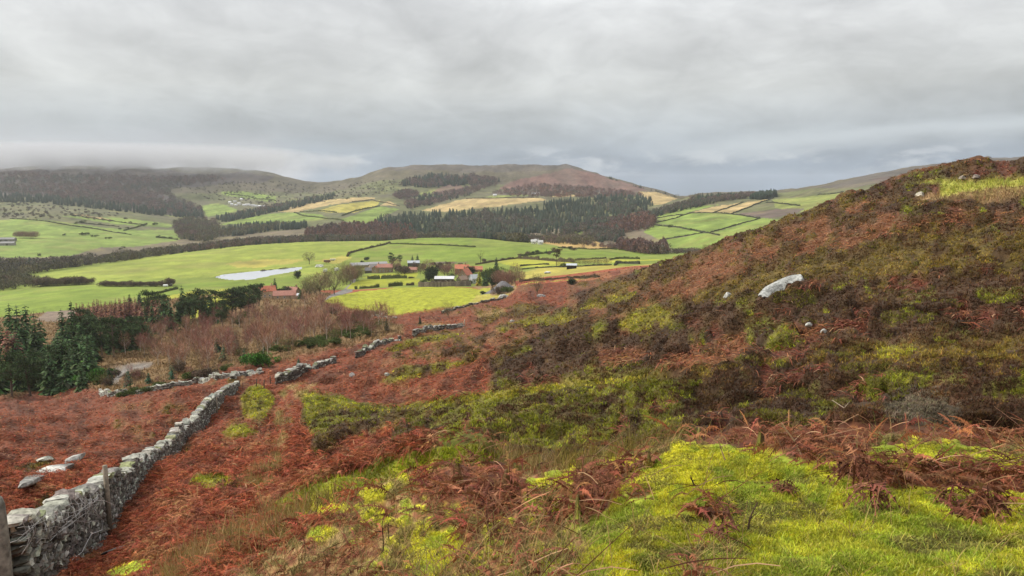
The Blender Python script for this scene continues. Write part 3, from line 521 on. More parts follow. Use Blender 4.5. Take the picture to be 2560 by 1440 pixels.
# ------------------------------------------------------------------ the carpet of the moor: bracken, heather, grass
def scatter(n, x0=-330, x1=2890, y0=396, y1=1558):
    px = rng.uniform(x0, x1, n); py = rng.uniform(y0, y1, n)
    x, y, z = hit(px, py); ok = np.isfinite(x) & (y > 1.5); px, py, x, y, z = (a[ok] for a in (px, py, x, y, z))
    s = ground(x, y, SSL); return px, py, x, y, z, s
def tint(col, n, lo=0.6, hi=1.5, hue=0.12):
    k = rng.uniform(lo, hi, (n, 1)); h = 1 + rng.normal(0, hue, (n, 3)) * np.array([[0.6, 1.0, 0.8]])
    return np.clip(col * k * h, 0.004, 0.9)
class Soup:                      # many small leaf-sized faces of one kind of growth
    def __init__(s): s.V = []; s.Q = []; s.T = []; s.C = []; s.n = 0
    def strips(s, P, az, L, W, up, droop, col, nseg=3, roll=0.0, tip=0.15, tipcol=1.15):
        n = len(P); t = np.linspace(0, 1, nseg + 1)[None]
        ca, sa = np.cos(az)[:, None], np.sin(az)[:, None]
        h = L[:, None] * t; zz = L[:, None] * (up[:, None] * t - droop[:, None] * t * t)
        c = np.stack([P[:, 0:1] + ca * h * 0.95, P[:, 1:2] + sa * h * 0.95, P[:, 2:3] + zz], -1)
        prof = np.clip(np.sin(np.pi * (0.18 + 0.82 * t)) , tip, 1)
        roll = np.broadcast_to(roll, (n,))
        sd = np.stack([-np.sin(az) * np.cos(roll), np.cos(az) * np.cos(roll), np.sin(roll)], -1)[:, None] * (W[:, None] * 0.5 * prof)[..., None]
        V = np.stack([c - sd, c + sd], 2).reshape(n, -1, 3); m = (nseg + 1) * 2
        b = (np.arange(n) * m)[:, None, None] + s.n; k = np.arange(nseg)
        Q = b + np.stack([2*k, 2*k+1, 2*k+3, 2*k+2], -1)[None]
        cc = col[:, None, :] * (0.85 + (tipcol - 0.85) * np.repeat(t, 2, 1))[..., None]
        s.V.append(V.reshape(-1, 3)); s.Q.append(Q.reshape(-1, 4)); s.C.append(cc.reshape(-1, 3)); s.n += n * m
    def sprigs(s, P, k, L, W, spread, col, lean=None):
        n = len(P); P = np.repeat(P, k, 0); L = np.repeat(L, k) * rng.uniform(0.6, 1.3, n*k); W = np.repeat(W, k); col = np.repeat(col, k, 0) * rng.uniform(0.75, 1.3, (n*k, 1))
        az = rng.uniform(0, 2*np.pi, n*k); sp_ = np.repeat(spread, k) * rng.uniform(0.1, 1.2, n*k); N_ = n*k
        d = np.stack([np.cos(az)*sp_, np.sin(az)*sp_, np.ones(N_)], -1); d /= np.linalg.norm(d, axis=1, keepdims=True)
        rr = rng.uniform(0, 2*np.pi, N_); sd = np.stack([np.cos(rr), np.sin(rr), np.zeros(N_)], -1) * W[:, None] * 0.5
        o = P + rng.normal(0, 1, (N_, 3)) * (L * 0.35)[:, None] * np.array([1, 1, 0.12])
        V = np.stack([o - sd, o + sd, o + d * L[:, None]], 1); T = (np.arange(N_) * 3)[:, None] + np.arange(3)[None] + s.n
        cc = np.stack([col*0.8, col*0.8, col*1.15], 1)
        s.V.append(V.reshape(-1, 3)); s.T.append(T); s.C.append(cc.reshape(-1, 3)); s.n += N_ * 3
    def fronds(s, P, az, L, up, droop, col, roll, nn=9, pl=0.3):   # a stalk with pairs of leaflets
        n = len(P); s.strips(P, az, L, L*0.018 + 0.004, up, droop, col*1.25, 5, roll, 0.4)
        t = np.linspace(0.22, 0.97, nn)
        ca, sa = np.cos(az), np.sin(az)
        for sg in (-1, 1):
            tt = t[None]; h = L[:, None]*tt*0.95; zz = L[:, None]*(up[:, None]*tt - droop[:, None]*tt*tt)
            c = np.stack([P[:, 0:1] + ca[:, None]*h, P[:, 1:2] + sa[:, None]*h, P[:, 2:3] + zz], -1)
            pln = L[:, None]*pl*(1.05 - tt)*rng.uniform(0.5, 1.2, (n, nn)); fw = rng.uniform(0.1, 0.9, (n, nn)); dz = rng.uniform(-0.9, 0.35, (n, nn))
            rl = roll[:, None] + np.zeros((n, nn))
            sdv = np.stack([-sa[:, None]*np.cos(rl)*sg, ca[:, None]*np.cos(rl)*sg, np.sin(rl)*sg], -1); f = np.stack([ca[:, None]+0*rl, sa[:, None]+0*rl, 0*rl], -1)
            tip = c + (sdv + f*fw[..., None]) * pln[..., None]; tip[..., 2] += dz*pln*0.7
            wv = f * (pln*0.16 + 0.004)[..., None]
            V = np.stack([c - wv, c + wv, tip], 2).reshape(-1, 3); N_ = n*nn
            T = (np.arange(N_)*3)[:, None] + np.arange(3)[None] + s.n
            cc = np.repeat(col, nn*3, 0) * np.repeat(rng.uniform(0.65, 1.35, (N_, 1)), 3, 0)
            s.V.append(V); s.T.append(T); s.C.append(cc); s.n += N_*3
    def build(s, name, mat, label, cat):
        o = obj_np(name, np.concatenate(s.V), np.concatenate(s.Q) if s.Q else None, np.concatenate(s.T) if s.T else None, np.clip(np.concatenate(s.C), 0, 0.95), mat, smooth=False)
        return tag(o, label, cat, kind="stuff")
bracken, heather, grass = Soup(), Soup(), Soup()
px, py, x, y, z, s = (np.concatenate(t) for t in zip(scatter(330000), scatter(45000, 2890, 3900), scatter(45000, -1300, -330)))
cl = cover(px, py, s); moor = s < 7.9; pix = y / 788.0
P = np.stack([x, y, z], -1)
isin = lambda *k: np.isin(cl, [CI[q] for q in k]) & moor
# bracken, mid and far: broken brown fronds lying in a mat, combed downhill
m = np.nonzero(isin('br', 'bo', 'bd', 'bn') & (y > 15))[0]; n = len(m)
L_ = np.clip(np.maximum(rng.uniform(0.22, 0.6, n)*np.clip(y[m]/32., 0.5, 1), pix[m]*3.2), 0, 1.3); W_ = np.maximum(L_*rng.uniform(0.04, 0.11, n), pix[m]*0.7)
c_ = tint(CT[cl[m]], n, 0.7, 1.75, 0.13); straw = rng.random(n) < 0.05; c_[straw] = c_[straw]*0.4 + np.array((.30,.20,.11))
bracken.strips(P[m] + np.array((0, 0, 0.02)), rng.normal(math.pi*1.08, 1.1, n), L_, W_, rng.uniform(0.25, 0.9, n), rng.uniform(0.4, 1.0, n), c_, 2, rng.normal(0, 0.6, n))
# heather, bilberry: wiry sprigs on the cushions
m = np.nonzero(isin('hd', 'ho', 'bg', 'oy', 'ol', 'hg', 'ms', 'mb') & (y > 6))[0]; n = len(m)
L_ = np.maximum(rng.uniform(0.06, 0.14, n)*np.clip(y[m]/24., 0.5, 1), pix[m]*2.0); W_ = np.maximum(L_*0.18, pix[m]*0.8)
dst, idc = cushions(x[m] + 0.5*(fbm(x[m]/0.9, y[m]/0.9, 201, 2)-0.5), y[m] + 0.5*(fbm(x[m]/0.9, y[m]/0.9, 203, 2)-0.5), 1.05, 301)
c_ = tint(CT[cl[m]], n, 0.65, 1.7, 0.10) * (0.55 + 0.95*idc[:, None])
id2 = np.modf(idc*37.7)[0]; sw = (cl[m] == CI['bg']) & (id2 > 0.74); c_[sw] = tint(np.array([C['hd']]), int(sw.sum()), 0.7, 1.7, 0.1)
sw = np.isin(cl[m], [CI['hd'], CI['ho']]) & (id2 < 0.16) & (y[m] < 120); c_[sw] = tint(np.array([[.13,.115,.022]]), int(sw.sum()), 0.65, 1.6, 0.1)
keep = (dst < 0.60 + 0.25*rng.random(n)) | (y[m] > 90)
alt = rng.random(n) < 0.10; c_[alt] = c_[alt]*0.5 + np.array((.055,.03,.02))
heather.sprigs(P[m][keep], 4, L_[keep], W_[keep], np.full(int(keep.sum()), 1.7), c_[keep])
# straw-coloured and rough grass further off
m = np.nonzero(isin('st', 'gp', 'ped', 'mx') & (y > 10))[0]; n = len(m)
L_ = np.maximum(rng.uniform(0.15, 0.4, n), pix[m]*2.5); W_ = np.maximum(0.012, pix[m]*0.6)*np.ones(n)
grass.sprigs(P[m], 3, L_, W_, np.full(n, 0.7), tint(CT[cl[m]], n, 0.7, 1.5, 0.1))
# woodland floor
m = np.nonzero(isin('wd') | ((cl == CI['wd']) & (s < 8.6)))[0]; n = len(m)
L_ = np.maximum(rng.uniform(0.3, 0.8, n), pix[m]*2.5); W_ = np.maximum(0.05, pix[m]*0.7)*np.ones(n)
grass.sprigs(P[m], 2, L_, W_, np.full(n, 0.8), tint(CT[cl[m]], n, 0.6, 1.5, 0.12))
# foreground: short mossy turf
px, py, x, y, z, s = (np.concatenate(t) for t in zip(scatter(620000, -100, 2900, 1085, 1559), scatter(90000, 2900, 4000, 1085, 1559)))
cl = cover(px, py, s); moor = s < 2.75; P = np.stack([x, y, z], -1); pix = y/788.
m = np.nonzero(isin('gm', 'gd', 'mx'))[0]; n = len(m)
fine = fbm(x[m]/0.35, y[m]/0.35, 401, 3); fine2 = fbm(x[m]/1.1, y[m]/1.1, 403, 3)
c_ = CT[cl[m]].copy(); k = np.clip((fine2 - 0.45)*5, 0, 1)[:, None]*0.45; g_ = (cl[m] == CI['gm'])[:, None] | (cl[m] == CI['gd'])[:, None]
c_ = np.where(g_, c_*(1-k) + k*np.array((.34,.42,.035)), c_); k = np.clip((fine - 0.52)*6, 0, 1)[:, None]; c_ = np.where(g_, c_*(1-k*0.55) + k*0.55*np.array((.62,.58,.05)), c_)
k = (np.clip((0.43 - fine)*7, 0, 1)*0.75)[:, None]; c_ = c_*(1-k) + k*np.array((.20,.15,.06))
patch = np.clip((fbm(x[m]/0.16, y[m]/0.16, 407, 3) - 0.35)*2.2, 0.25, 1.15)[:, None]; c_ = tint(c_*(0.45 + 0.6*patch), n, 0.65, 1.45, 0.09)
L_ = rng.uniform(0.012, 0.026, n)*(0.6 + fine); W_ = np.maximum(0.007, pix[m]*0.95)
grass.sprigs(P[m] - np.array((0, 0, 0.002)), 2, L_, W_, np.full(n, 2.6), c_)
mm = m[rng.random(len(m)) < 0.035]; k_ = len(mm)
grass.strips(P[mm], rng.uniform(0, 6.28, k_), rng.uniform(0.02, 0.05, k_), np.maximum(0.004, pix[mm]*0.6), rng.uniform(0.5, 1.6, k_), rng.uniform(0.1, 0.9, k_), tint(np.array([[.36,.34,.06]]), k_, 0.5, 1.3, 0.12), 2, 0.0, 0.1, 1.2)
# long dry grass and rushes among the bracken
m = np.nonzero(isin('st', 'mx') & (y < 24) & (rng.random(len(x)) < 0.09))[0]; n = len(m)
grass.strips(P[m], rng.uniform(0, 6.28, n), rng.uniform(0.08, 0.28, n), np.maximum(0.003, pix[m]*0.45), rng.uniform(0.6, 1.6, n), rng.uniform(0.2, 1.0, n), tint(np.where(rng.random((n,1)) < 0.6, np.array([[.33,.21,.08]]), np.array([[.14,.13,.035]])), n, 0.5, 1.4, 0.1), 3, 0.0, 0.1)
# foreground bracken: whole fronds, with leaflets, and loose pale stalks
m = np.nonzero(isin('br', 'bd', 'bo', 'bn') & (rng.random(len(x)) < 0.030))[0]; n = len(m)
c_ = tint(np.array([[.21,.082,.042]]), n, 0.5, 1.7, 0.12)
bracken.fronds(P[m] + np.stack([np.zeros(n), np.zeros(n), rng.uniform(0, 0.10, n)], -1), rng.uniform(0, 6.28, n), rng.uniform(0.14, 0.40, n)*np.clip(y[m]/7., 0.5, 1), rng.uniform(0.0, 1.1, n), rng.uniform(0.3, 1.3, n), c_, rng.normal(0, 0.9, n), 15, 0.17)
m = np.nonzero((isin('br', 'bd', 'bo', 'bn') & (rng.random(len(x)) < 0.006)) | (isin('mx', 'st') & (rng.random(len(x)) < 0.0006)))[0]; n = len(m)
pale = rng.random((n, 1)) < 0.5
bracken.strips(P[m] + np.stack([np.zeros(n), np.zeros(n), rng.uniform(0.02, 0.2, n)], -1), rng.uniform(0, 6.28, n), rng.uniform(0.15, 0.42, n), np.maximum(0.006, pix[m]*0.6), rng.uniform(-0.1, 0.9, n), rng.uniform(0.0, 0.5, n), tint(np.where(pale, np.array([[.42,.25,.14]]), np.array([[.13,.05,.03]])), n, 0.7, 1.4, 0.08), 3, 1.2, 0.5)
# the slope left of the knoll and behind it, out to the wall: fronds big enough to see
px, py, x, y, z, s = scatter(60000, -200, 1100, 990, 1559)
cl = cover(px, py, s); moor = s < 6; P = np.stack([x, y, z], -1)
m = np.nonzero(isin('br', 'bd', 'bo', 'bn') & (y < 45) & (y > 9))[0]; n = len(m)
bracken.fronds(P[m] + np.stack([np.zeros(n), np.zeros(n), rng.uniform(0, 0.12, n)], -1), rng.normal(math.pi*1.05, 1.7, n), rng.uniform(0.30, 0.65, n)*np.clip(y[m]/26., 0.5, 1), rng.uniform(0.1, 0.9, n), rng.uniform(0.4, 1.2, n), tint(CT[cl[m]], n, 0.55, 1.7, 0.12), rng.normal(0, 0.7, n), 9, 0.22)
bracken.build("bracken", M_leaf, "rust-red dead bracken lying in a tangled mat over the moor", "bracken")
heather.build("heather", M_twig, "dark brown heather and olive green bilberry in cushions on the hillside", "heather")
grass.build("grass", M_blade, "bright yellow-green mossy grass and pale dry grass on the near knoll", "grass")
# ------------------------------------------------------------------ trees: a few of each kind, then copies
TW = Soup
def soup_mesh(S, name, mat): return mesh_np(name, np.concatenate(S.V), np.concatenate(S.Q) if S.Q else None, np.concatenate(S.T) if S.T else None, np.clip(np.concatenate(S.C), 0, 0.9), mat, False)
def unit(v): return v / (np.linalg.norm(v) + 1e-9)
BARKC = (.10,.085,.065)
def k_conifer(seed, wide=0.20, col=(.030,.052,.024), tiers=22, per=10, ragged=0.35, trunk_h=0.04):
    global rng; old = rng; rng = np.random.default_rng(seed)
    tr = MB().tube([(0,0,-0.05),(0,0,0.5),(0,0,0.97)], [0.018,0.011,0.002], 6, BARKC)
    S = Soup(); P = []; AZ = []; L = []
    for i in range(tiers):
        f = trunk_h + (0.97 - trunk_h) * (i + rng.uniform(-.3,.3)) / tiers; r = wide * (1 - f) ** 0.75 * rng.uniform(1-ragged, 1+ragged*0.5) + 0.012
        k = max(4, int(per * (1 - 0.5*f))); a0 = rng.uniform(0, 6.28)
        for j in range(k):
            P.append((0,0,f)); AZ.append(a0 + j*6.283/k + rng.uniform(-.25,.25)); L.append(r * rng.uniform(0.7, 1.15))
    P = np.array(P); AZ = np.array(AZ); L = np.array(L); n = len(L)
    c = tint(np.array([col]), n, 0.55, 1.6, 0.12)
    S.strips(P, AZ, L, L*0.62, rng.uniform(-0.15,0.25,n), rng.uniform(0.25,0.75,n), c, 2, rng.normal(0,0.35,n), 0.1, 1.5)
    q = P + np.stack([np.cos(AZ)*L*0.55, np.sin(AZ)*L*0.55, -0.1*L], -1); c2 = tint(np.array([col]), n, 0.6, 1.9, 0.14)
    S.strips(q, AZ + rng.normal(0,0.7,n), L*0.55, L*0.32, rng.uniform(-0.2,0.6,n), rng.uniform(0.2,0.8,n), c2, 2, rng.normal(0,0.6,n), 0.1, 1.5)
    me = (tr.mesh("trunk", M_bark), soup_mesh(S, "crown", M_twig)); rng = old; return me
def k_pine(seed, col=(.056,.082,.034), clumps=26, base=0.3, wide=0.26, bole=(.11,.08,.06)):
    global rng; old = rng; rng = np.random.default_rng(seed)
    tr = MB(); lean = rng.normal(0, 0.03, 2); tr.tube([(0,0,-0.05),(lean[0],lean[1],0.5),(lean[0]*1.5,lean[1]*1.5,0.9)], [0.022,0.015,0.005], 6, bole)
    S = Soup()
    for i in range(clumps):
        f = base + (0.97-base)*rng.random()**0.8; a = rng.uniform(0,6.28); prof = math.sin(math.pi*min(1,(1.03-f)/(1.03-base)*0.72+0.16)); r = wide*prof*rng.uniform(0.3,1.05)
        c0 = np.array((math.cos(a)*r, math.sin(a)*r, f)); tr.tube([(lean[0],lean[1],f-0.10),c0-(0,0,0.02)], [0.007,0.003], 4, bole, False)
        m = 46; q = rng.normal(0,1,(m,3))*np.array((0.055,0.055,0.028)) + c0
        S.sprigs(q, 2, np.full(m,0.05), np.full(m,0.022), np.full(m,1.3), tint(np.array([col])*rng.uniform(0.6,1.5), m, 0.6, 1.6, 0.1))
    me = (tr.mesh("trunk", M_bark), soup_mesh(S, "crown", M_twig)); rng = old; return me
def k_bare(seed, col=(.16,.105,.075), bole=(.12,.10,.075), wide=0.32, limbs=8, twigs=420, fork=0.22, upright=0.75, tw=0.007, bole_r=0.022, shape=0.5, light=0.25):
    """leafless tree: forked limbs as tubes, a haze of thin twigs at their ends"""
    global rng; old = rng; rng = np.random.default_rng(seed)
    tr = MB(); tr.tube([(0,0,-0.05),(rng.normal(0,.01),rng.normal(0,.01),fork),(rng.normal(0,.02),rng.normal(0,.02),fork+0.3)], [bole_r,bole_r*0.8,bole_r*0.35], 6, bole)
    S = Soup(); ends = []
    for i in range(limbs):
        a = 6.283*i/limbs + rng.uniform(-.4,.4); h0 = fork*rng.uniform(0.75,1.5); r = wide*rng.uniform(0.45,0.95); h1 = rng.uniform(0.55,0.95)
        p0 = np.array((0,0,h0)); p2 = np.array((math.cos(a)*r, math.sin(a)*r, h1)); p1 = (p0+p2)/2 + np.array((math.cos(a),math.sin(a),0))*r*0.2*(1-upright)+rng.normal(0,.02,3)
        tr.tube([p0,p1,p2], [bole_r*0.5,bole_r*0.3,bole_r*0.1], 4, bole, False)
        for j in range(5):
            f = rng.uniform(0.3,0.9); q = p0*(1-f)+p2*f; e = q + unit(np.array((math.cos(a+rng.normal(0,.9)), math.sin(a+rng.normal(0,.9)), rng.uniform(0.2,1.2))))*rng.uniform(.08,.2)
            tr.tube([q,e], [bole_r*0.16,bole_r*0.05], 3, bole, False)
    # twigs fill a rounded crown volume, more of them towards its skin
    n = twigs; u = rng.normal(0,1,(n,3)); u /= np.linalg.norm(u,axis=1,keepdims=True); rad = rng.random(n)**(1/3.5)
    cz = fork + (1-fork)*shape; rz = (1-fork)*0.55
    q = u*rad[:,None]*np.array((wide,wide,rz)); q[:,2] += cz; q += rng.normal(0,0.015,(n,3)); q = q[(q[:,2] > fork*0.75) & (q[:,2] < 1.0)]; n = len(q)
    clump = 0.7 + 0.6*vnoise(q[:,0]*7+seed, q[:,2]*7+q[:,1]*5)
    d = q - np.array((0,0,fork*0.8)); az = np.arctan2(d[:,1], d[:,0]) + rng.normal(0,0.7,n)
    c = tint(np.array([col]), n, 0.6, 1.5, 0.08)*clump[:,None]; lt = rng.random(n) < light; c[lt] = c[lt]*1.5
    S.strips(q, az, rng.uniform(0.06,0.15,n), np.full(n,tw)*rng.uniform(0.6,1.3,n), rng.uniform(0.3,2.2,n)*upright*1.3, rng.uniform(0,0.5,n), c, 1, rng.uniform(0,3,n), 0.25)
    me = (tr.mesh("trunk", M_bark), soup_mesh(S, "crown", M_twig)); rng = old; return me
def k_bush(seed, col=(.05,.085,.025), n=900, flat=0.75, stem=True):
    global rng; old = rng; rng = np.random.default_rng(seed); S = Soup(); tr = MB()
    for i in range(6):
        a = rng.uniform(0,6.28); tr.tube([(0,0,-0.05),(math.cos(a)*0.25,math.sin(a)*0.25,0.55)], [0.03,0.01], 4, BARKC, False)
    lobes = [(rng.normal(0,.26),rng.normal(0,.26),rng.uniform(0.3,0.62),rng.uniform(0.2,0.36)) for _ in range(9)]
    for lx,ly,lz,lr in lobes:
        m = n//9; u = rng.normal(0,1,(m,3)); u /= np.linalg.norm(u,axis=1,keepdims=True); u *= rng.uniform(0.6,1.05,(m,1))*lr; q = u + np.array((lx,ly,lz)); q[:,2] = np.maximum(q[:,2],0.02)
        S.sprigs(q, 2, np.full(m,0.11), np.full(m,0.045), np.full(m,1.4), tint(np.array([col])*rng.uniform(0.7,1.35), m, 0.55, 1.6, 0.1))
    me = (tr.mesh("stems", M_bark), soup_mesh(S, "foliage", M_twig)); rng = old; return me
KIND = {}
KIND['spruce'] = [k_conifer(s, 0.23 + 0.03*(s % 3), (.050,.078,.032)) for s in range(4)]
KIND['fir'] = [k_conifer(s, 0.17, (.026,.045,.026), 18, 8) for s in (21, 22)]
KIND['sapling'] = [k_conifer(s, 0.34, (.040,.080,.045), 12, 8) for s in (31, 32)]
KIND['golden'] = [k_conifer(41, 0.24, (.20,.19,.025), 22, 10, 0.2, 0.02)]
KIND['cypress'] = [k_conifer(s, 0.17, (.022,.040,.022), 24, 9, 0.2, 0.02) for s in (51, 52)]
KIND['pine'] = [k_pine(s) for s in (61, 62, 63)]
KIND['scots'] = [k_pine(71, (.10,.085,.045), 14, 0.55, 0.24, (.12,.09,.065))]
KIND['larch'] = [k_conifer(s, 0.16, (.19,.095,.065), 26, 8, 0.3, 0.12) for s in (81, 82, 83)]
KIND['birch'] = [k_bare(s, (.25,.135,.09), (.42,.36,.30), 0.22, 6, 330, 0.3, 0.9, .017, 0.014) for s in (91, 92, 93)]
KIND['birch_plum'] = [k_bare(s, (.20,.085,.07), (.34,.27,.22), 0.24, 6, 330, 0.28, 0.9, .017, 0.013) for s in (94, 95)]
KIND['scrub'] = [k_bare(s, (.21,.15,.075), (.14,.11,.08), 0.42, 9, 420, 0.08, 0.6, .02, 0.014, 0.42) for s in (96, 97, 98)]
KIND['oak'] = [k_bare(s, (.15,.125,.065), (.11,.10,.07), 0.44, 9, 620, 0.26, 0.55, .024, 0.026) for s in (101, 102)]
KIND['ash'] = [k_bare(103, (.10,.09,.05), (.08,.075,.05), 0.30, 7, 110, 0.3, 0.85, .018, 0.022)]
KIND['redtree'] = [k_bare(s, (.20,.11,.085), (.11,.085,.065), 0.42, 8, 560, 0.18, 0.7, .026, 0.02) for s in (105, 106)]
KIND['willow'] = [k_bare(s, (.175,.15,.07), (.11,.10,.065), 0.46, 9, 560, 0.16, 0.7, .021, 0.022) for s in (107, 108)]
KIND['gorse'] = [k_bush(s, (.075,.10,.03)) for s in (111, 112)]
KIND['holly'] = [k_bush(s, (.05,.125,.022)) for s in (113,)]
KIND['darkbush'] = [k_bush(s, (.035,.05,.025)) for s in (115, 116)]
KIND['brownbush'] = [k_bush(s, (.115,.085,.06)) for s in (117, 118)]
BIGNAME = dict(spruce='spruce_tree', fir='fir_tree', sapling='young_spruce', golden='golden_cypress', cypress='cypress_tree', pine='pine_tree', scots='pine_tree', larch='larch_tree', birch='birch_tree', birch_plum='birch_tree', scrub='bare_shrub',
  oak='bare_tree', ash='bare_tree', redtree='bare_tree', willow='bare_tree', gorse='gorse_bush', holly='green_bush', darkbush='evergreen_bush', brownbush='bare_bush')
CAT = dict(spruce='conifer', fir='conifer', sapling='young conifer', golden='conifer', cypress='conifer', pine='pine tree', scots='pine tree', larch='larch tree', birch='birch tree', birch_plum='birch tree', scrub='shrub', oak='tree', ash='tree', redtree='tree', willow='tree', gorse='bush', holly='bush', darkbush='bush', brownbush='bush')
_cnt = {}
def grow(kind, p, h, label, group=None, wx=1.0, parts=True, sink=0.0):
    k = _cnt[kind] = _cnt.get(kind, -1) + 1; trunk, crown = KIND[kind][k % len(KIND[kind])]
    rz = random.uniform(0, 6.28); sw = h * wx * random.uniform(0.92, 1.08)
    name = BIGNAME[kind]
    if parts:
        r = empty(name, (p[0], p[1], p[2] - sink), rz); r.scale = (sw, sw, h)
        for me in (trunk, crown): link(bpy.data.objects.new(me.name.split('.')[0], me), r)
    else:
        r = link(bpy.data.objects.new(name, crown)); r.location = (p[0], p[1], p[2] - sink); r.rotation_euler = (0, 0, rz); r.scale = (sw, sw, h)
    return tag(r, label, CAT[kind], group)
def tree(kind, px, top, base, label, group=None, wx=1.0, Y=None, parts=True):
    p = at(px, Y) if Y else hit1(px, base)
    if not np.isfinite(p[0]): return None
    bpy_ = proj(p[0]/p[1], p[2]/p[1])[1]; h = (bpy_ - top) / F * p[1] * 1.03
    return grow(kind, p, max(h, 0.6), label, group, wx, parts, 0.05)
# --- spruces and larches at the left, below the bracken
g_ = "spruces at the left foot of the bracken slope"; lb = "dark green spruce in the stand at the left edge below the red bracken"
for px_, top, base in [(33,752,905),(52,755,915),(73,757,900),(95,772,930),(108,790,920),(12,800,950)]:
    tree('spruce', px_, top, base, "tall dark spruce, one of the close clump behind the left-edge stand", "tall spruces of the left-edge clump", 1.05)
for px_, top, base in [(-25,860,990),(8,858,975),(30,885,992),(55,868,975),(78,890,990),(102,878,972),(128,872,985),(150,862,960),(170,880,975),(188,866,950),(205,900,975),(215,880,940),(140,905,985)]:
    tree('spruce' if px_ % 3 else 'pine', px_, top, base, lb, g_, 1.2)
for i in range(24):
    a = random.uniform(-50, 225); b = random.uniform(935, 985) - max(0, a-150)*0.35; tree('spruce', a, b - random.uniform(85, 125), b, lb, g_, 1.45)
for i in range(16):
    a = random.uniform(150, 350); b = random.uniform(850, 895) - (a-150)*0.06; tree('spruce' if i % 2 else 'pine', a, b - random.uniform(60, 90), b, "dark conifer in the belt below the brown larches", "dark conifers below the brown larches", 1.3)
for px_, top, base in [(28,815,960),(45,822,955),(15,826,950)]:
    tree('larch', px_, top, base, "rusty brown larch among the dark spruces at the left edge", "brown larches in the left-edge spruce stand", 1.7)
tree('spruce', 185, 747, 880, "tallest spruce right of the gap over the muddy field corner", None, 1.0)
tree('spruce', 160, 767, 880, "dark spruce directly right of the gap over the muddy field corner", None, 1.1)
for px_, top, base in [(172,800,900),(206,800,890),(225,806,880),(240,798,875),(262,795,880),(285,790,893),(300,800,880),(318,792,865),(335,796,860),(350,786,850),(372,796,850),(196,830,905),(232,828,900)]:
    tree('pine' if px_ % 2 else 'spruce', px_, top, base, "dark conifer in the belt below the brown larches", "dark conifers below the brown larches", 1.15)
for px_, top, base in [(400,760,835),(412,731,830),(428,748,830)]:
    tree('spruce', px_, top, base, "dark conical spruce of the trio right of the brown larches", "spruce trio right of the larches", 1.05)
for px_, top, base in [(448,752,808),(462,744,806),(474,748,805),(486,734,804),(498,726,806),(512,724,803),(528,727,800),(543,724,795),(560,735,792)]:
    tree('pine' if px_ % 4 else 'spruce', px_, top, base, "dark pine in the row along the near edge of the green pasture", "dark pines along the pasture edge", 1.15)
for px_, top, base in [(578,726,794),(590,720,792),(603,718,790),(618,722,785),(634,712,772),(647,709,765)]:
    tree('pine', px_, top, base, "dark pine in the clump just left of the red-roofed cottages", "dark pines left of the cottages", 1.2)
for i in range(15):
    a = random.uniform(352, 560); b = random.uniform(812, 838) - (a-352)*0.08; tree('pine' if i % 5 == 0 else 'spruce', a, b - random.uniform(56, 96), b, "dark conifer in the belt between the brown larches and the cottages", "dark pine belt towards the cottages", 0.95)
for i in range(34):
    px_ = 196 + i*6.2 + random.uniform(-3,3); top = 742 + 10*random.random() + (6 if px_ < 230 else 0) - (6 if 300 < px_ < 345 else 0)
    tree('larch', px_, top, top + random.uniform(62, 84), "leafless rusty brown larch in the plantation strip by the pasture", "brown larches in the strip by the pasture", 1.15)
tree('cypress', 350, 727, 770, "small dark round-headed conifer rising above the brown larches", None, 1.6); tree('cypress', 325, 733, 775, "small dark conifer poking up behind the larch tops", None, 1.6)
# --- open birch wood
WOOD = [(230,900),(400,835),(470,800),(560,792),(660,765),(740,757),(810,765),(860,790),(990,800),(1000,828),(900,850),(760,872),(600,908),(500,925),(420,935),(330,880),(250,930)]
n_ = 0
pts = []
while n_ < 235:
    a, b = random.uniform(230, 1010), random.uniform(755, 935)
    if not inpoly(np.array([a]), np.array([b]), WOOD)[0]: continue
    if any((a-q[0])**2 + ((b-q[1])*1.5)**2 < 110 for q in pts): continue
    pts.append((a, b)); n_ += 1
    p = hit1(a, b); r = random.random(); u = vnoise(np.array([a/70.]), np.array([b/50.]), 5)[0]
    k = 'birch' if r < 0.34 else 'birch_plum' if r < 0.62 + 0.25*(u-0.5) else 'scrub'
    h = random.uniform(4.2, 7.2) if k != 'scrub' else random.uniform(2.6, 4.6)
    lab = {'birch': "slender leafless birch with a pale trunk in the open brown wood", 'birch_plum': "leafless birch with a plum-brown haze of twigs in the open wood", 'scrub': "low leafless olive-brown shrub in the open birch wood"}[k]
    grow(k, p, h, lab, {'birch': "pale-trunked birches of the wood", 'birch_plum': "plum-brown birches of the wood", 'scrub': "leafless shrubs of the wood"}[k], random.uniform(0.9, 1.25) if k != 'scrub' else 1.0)
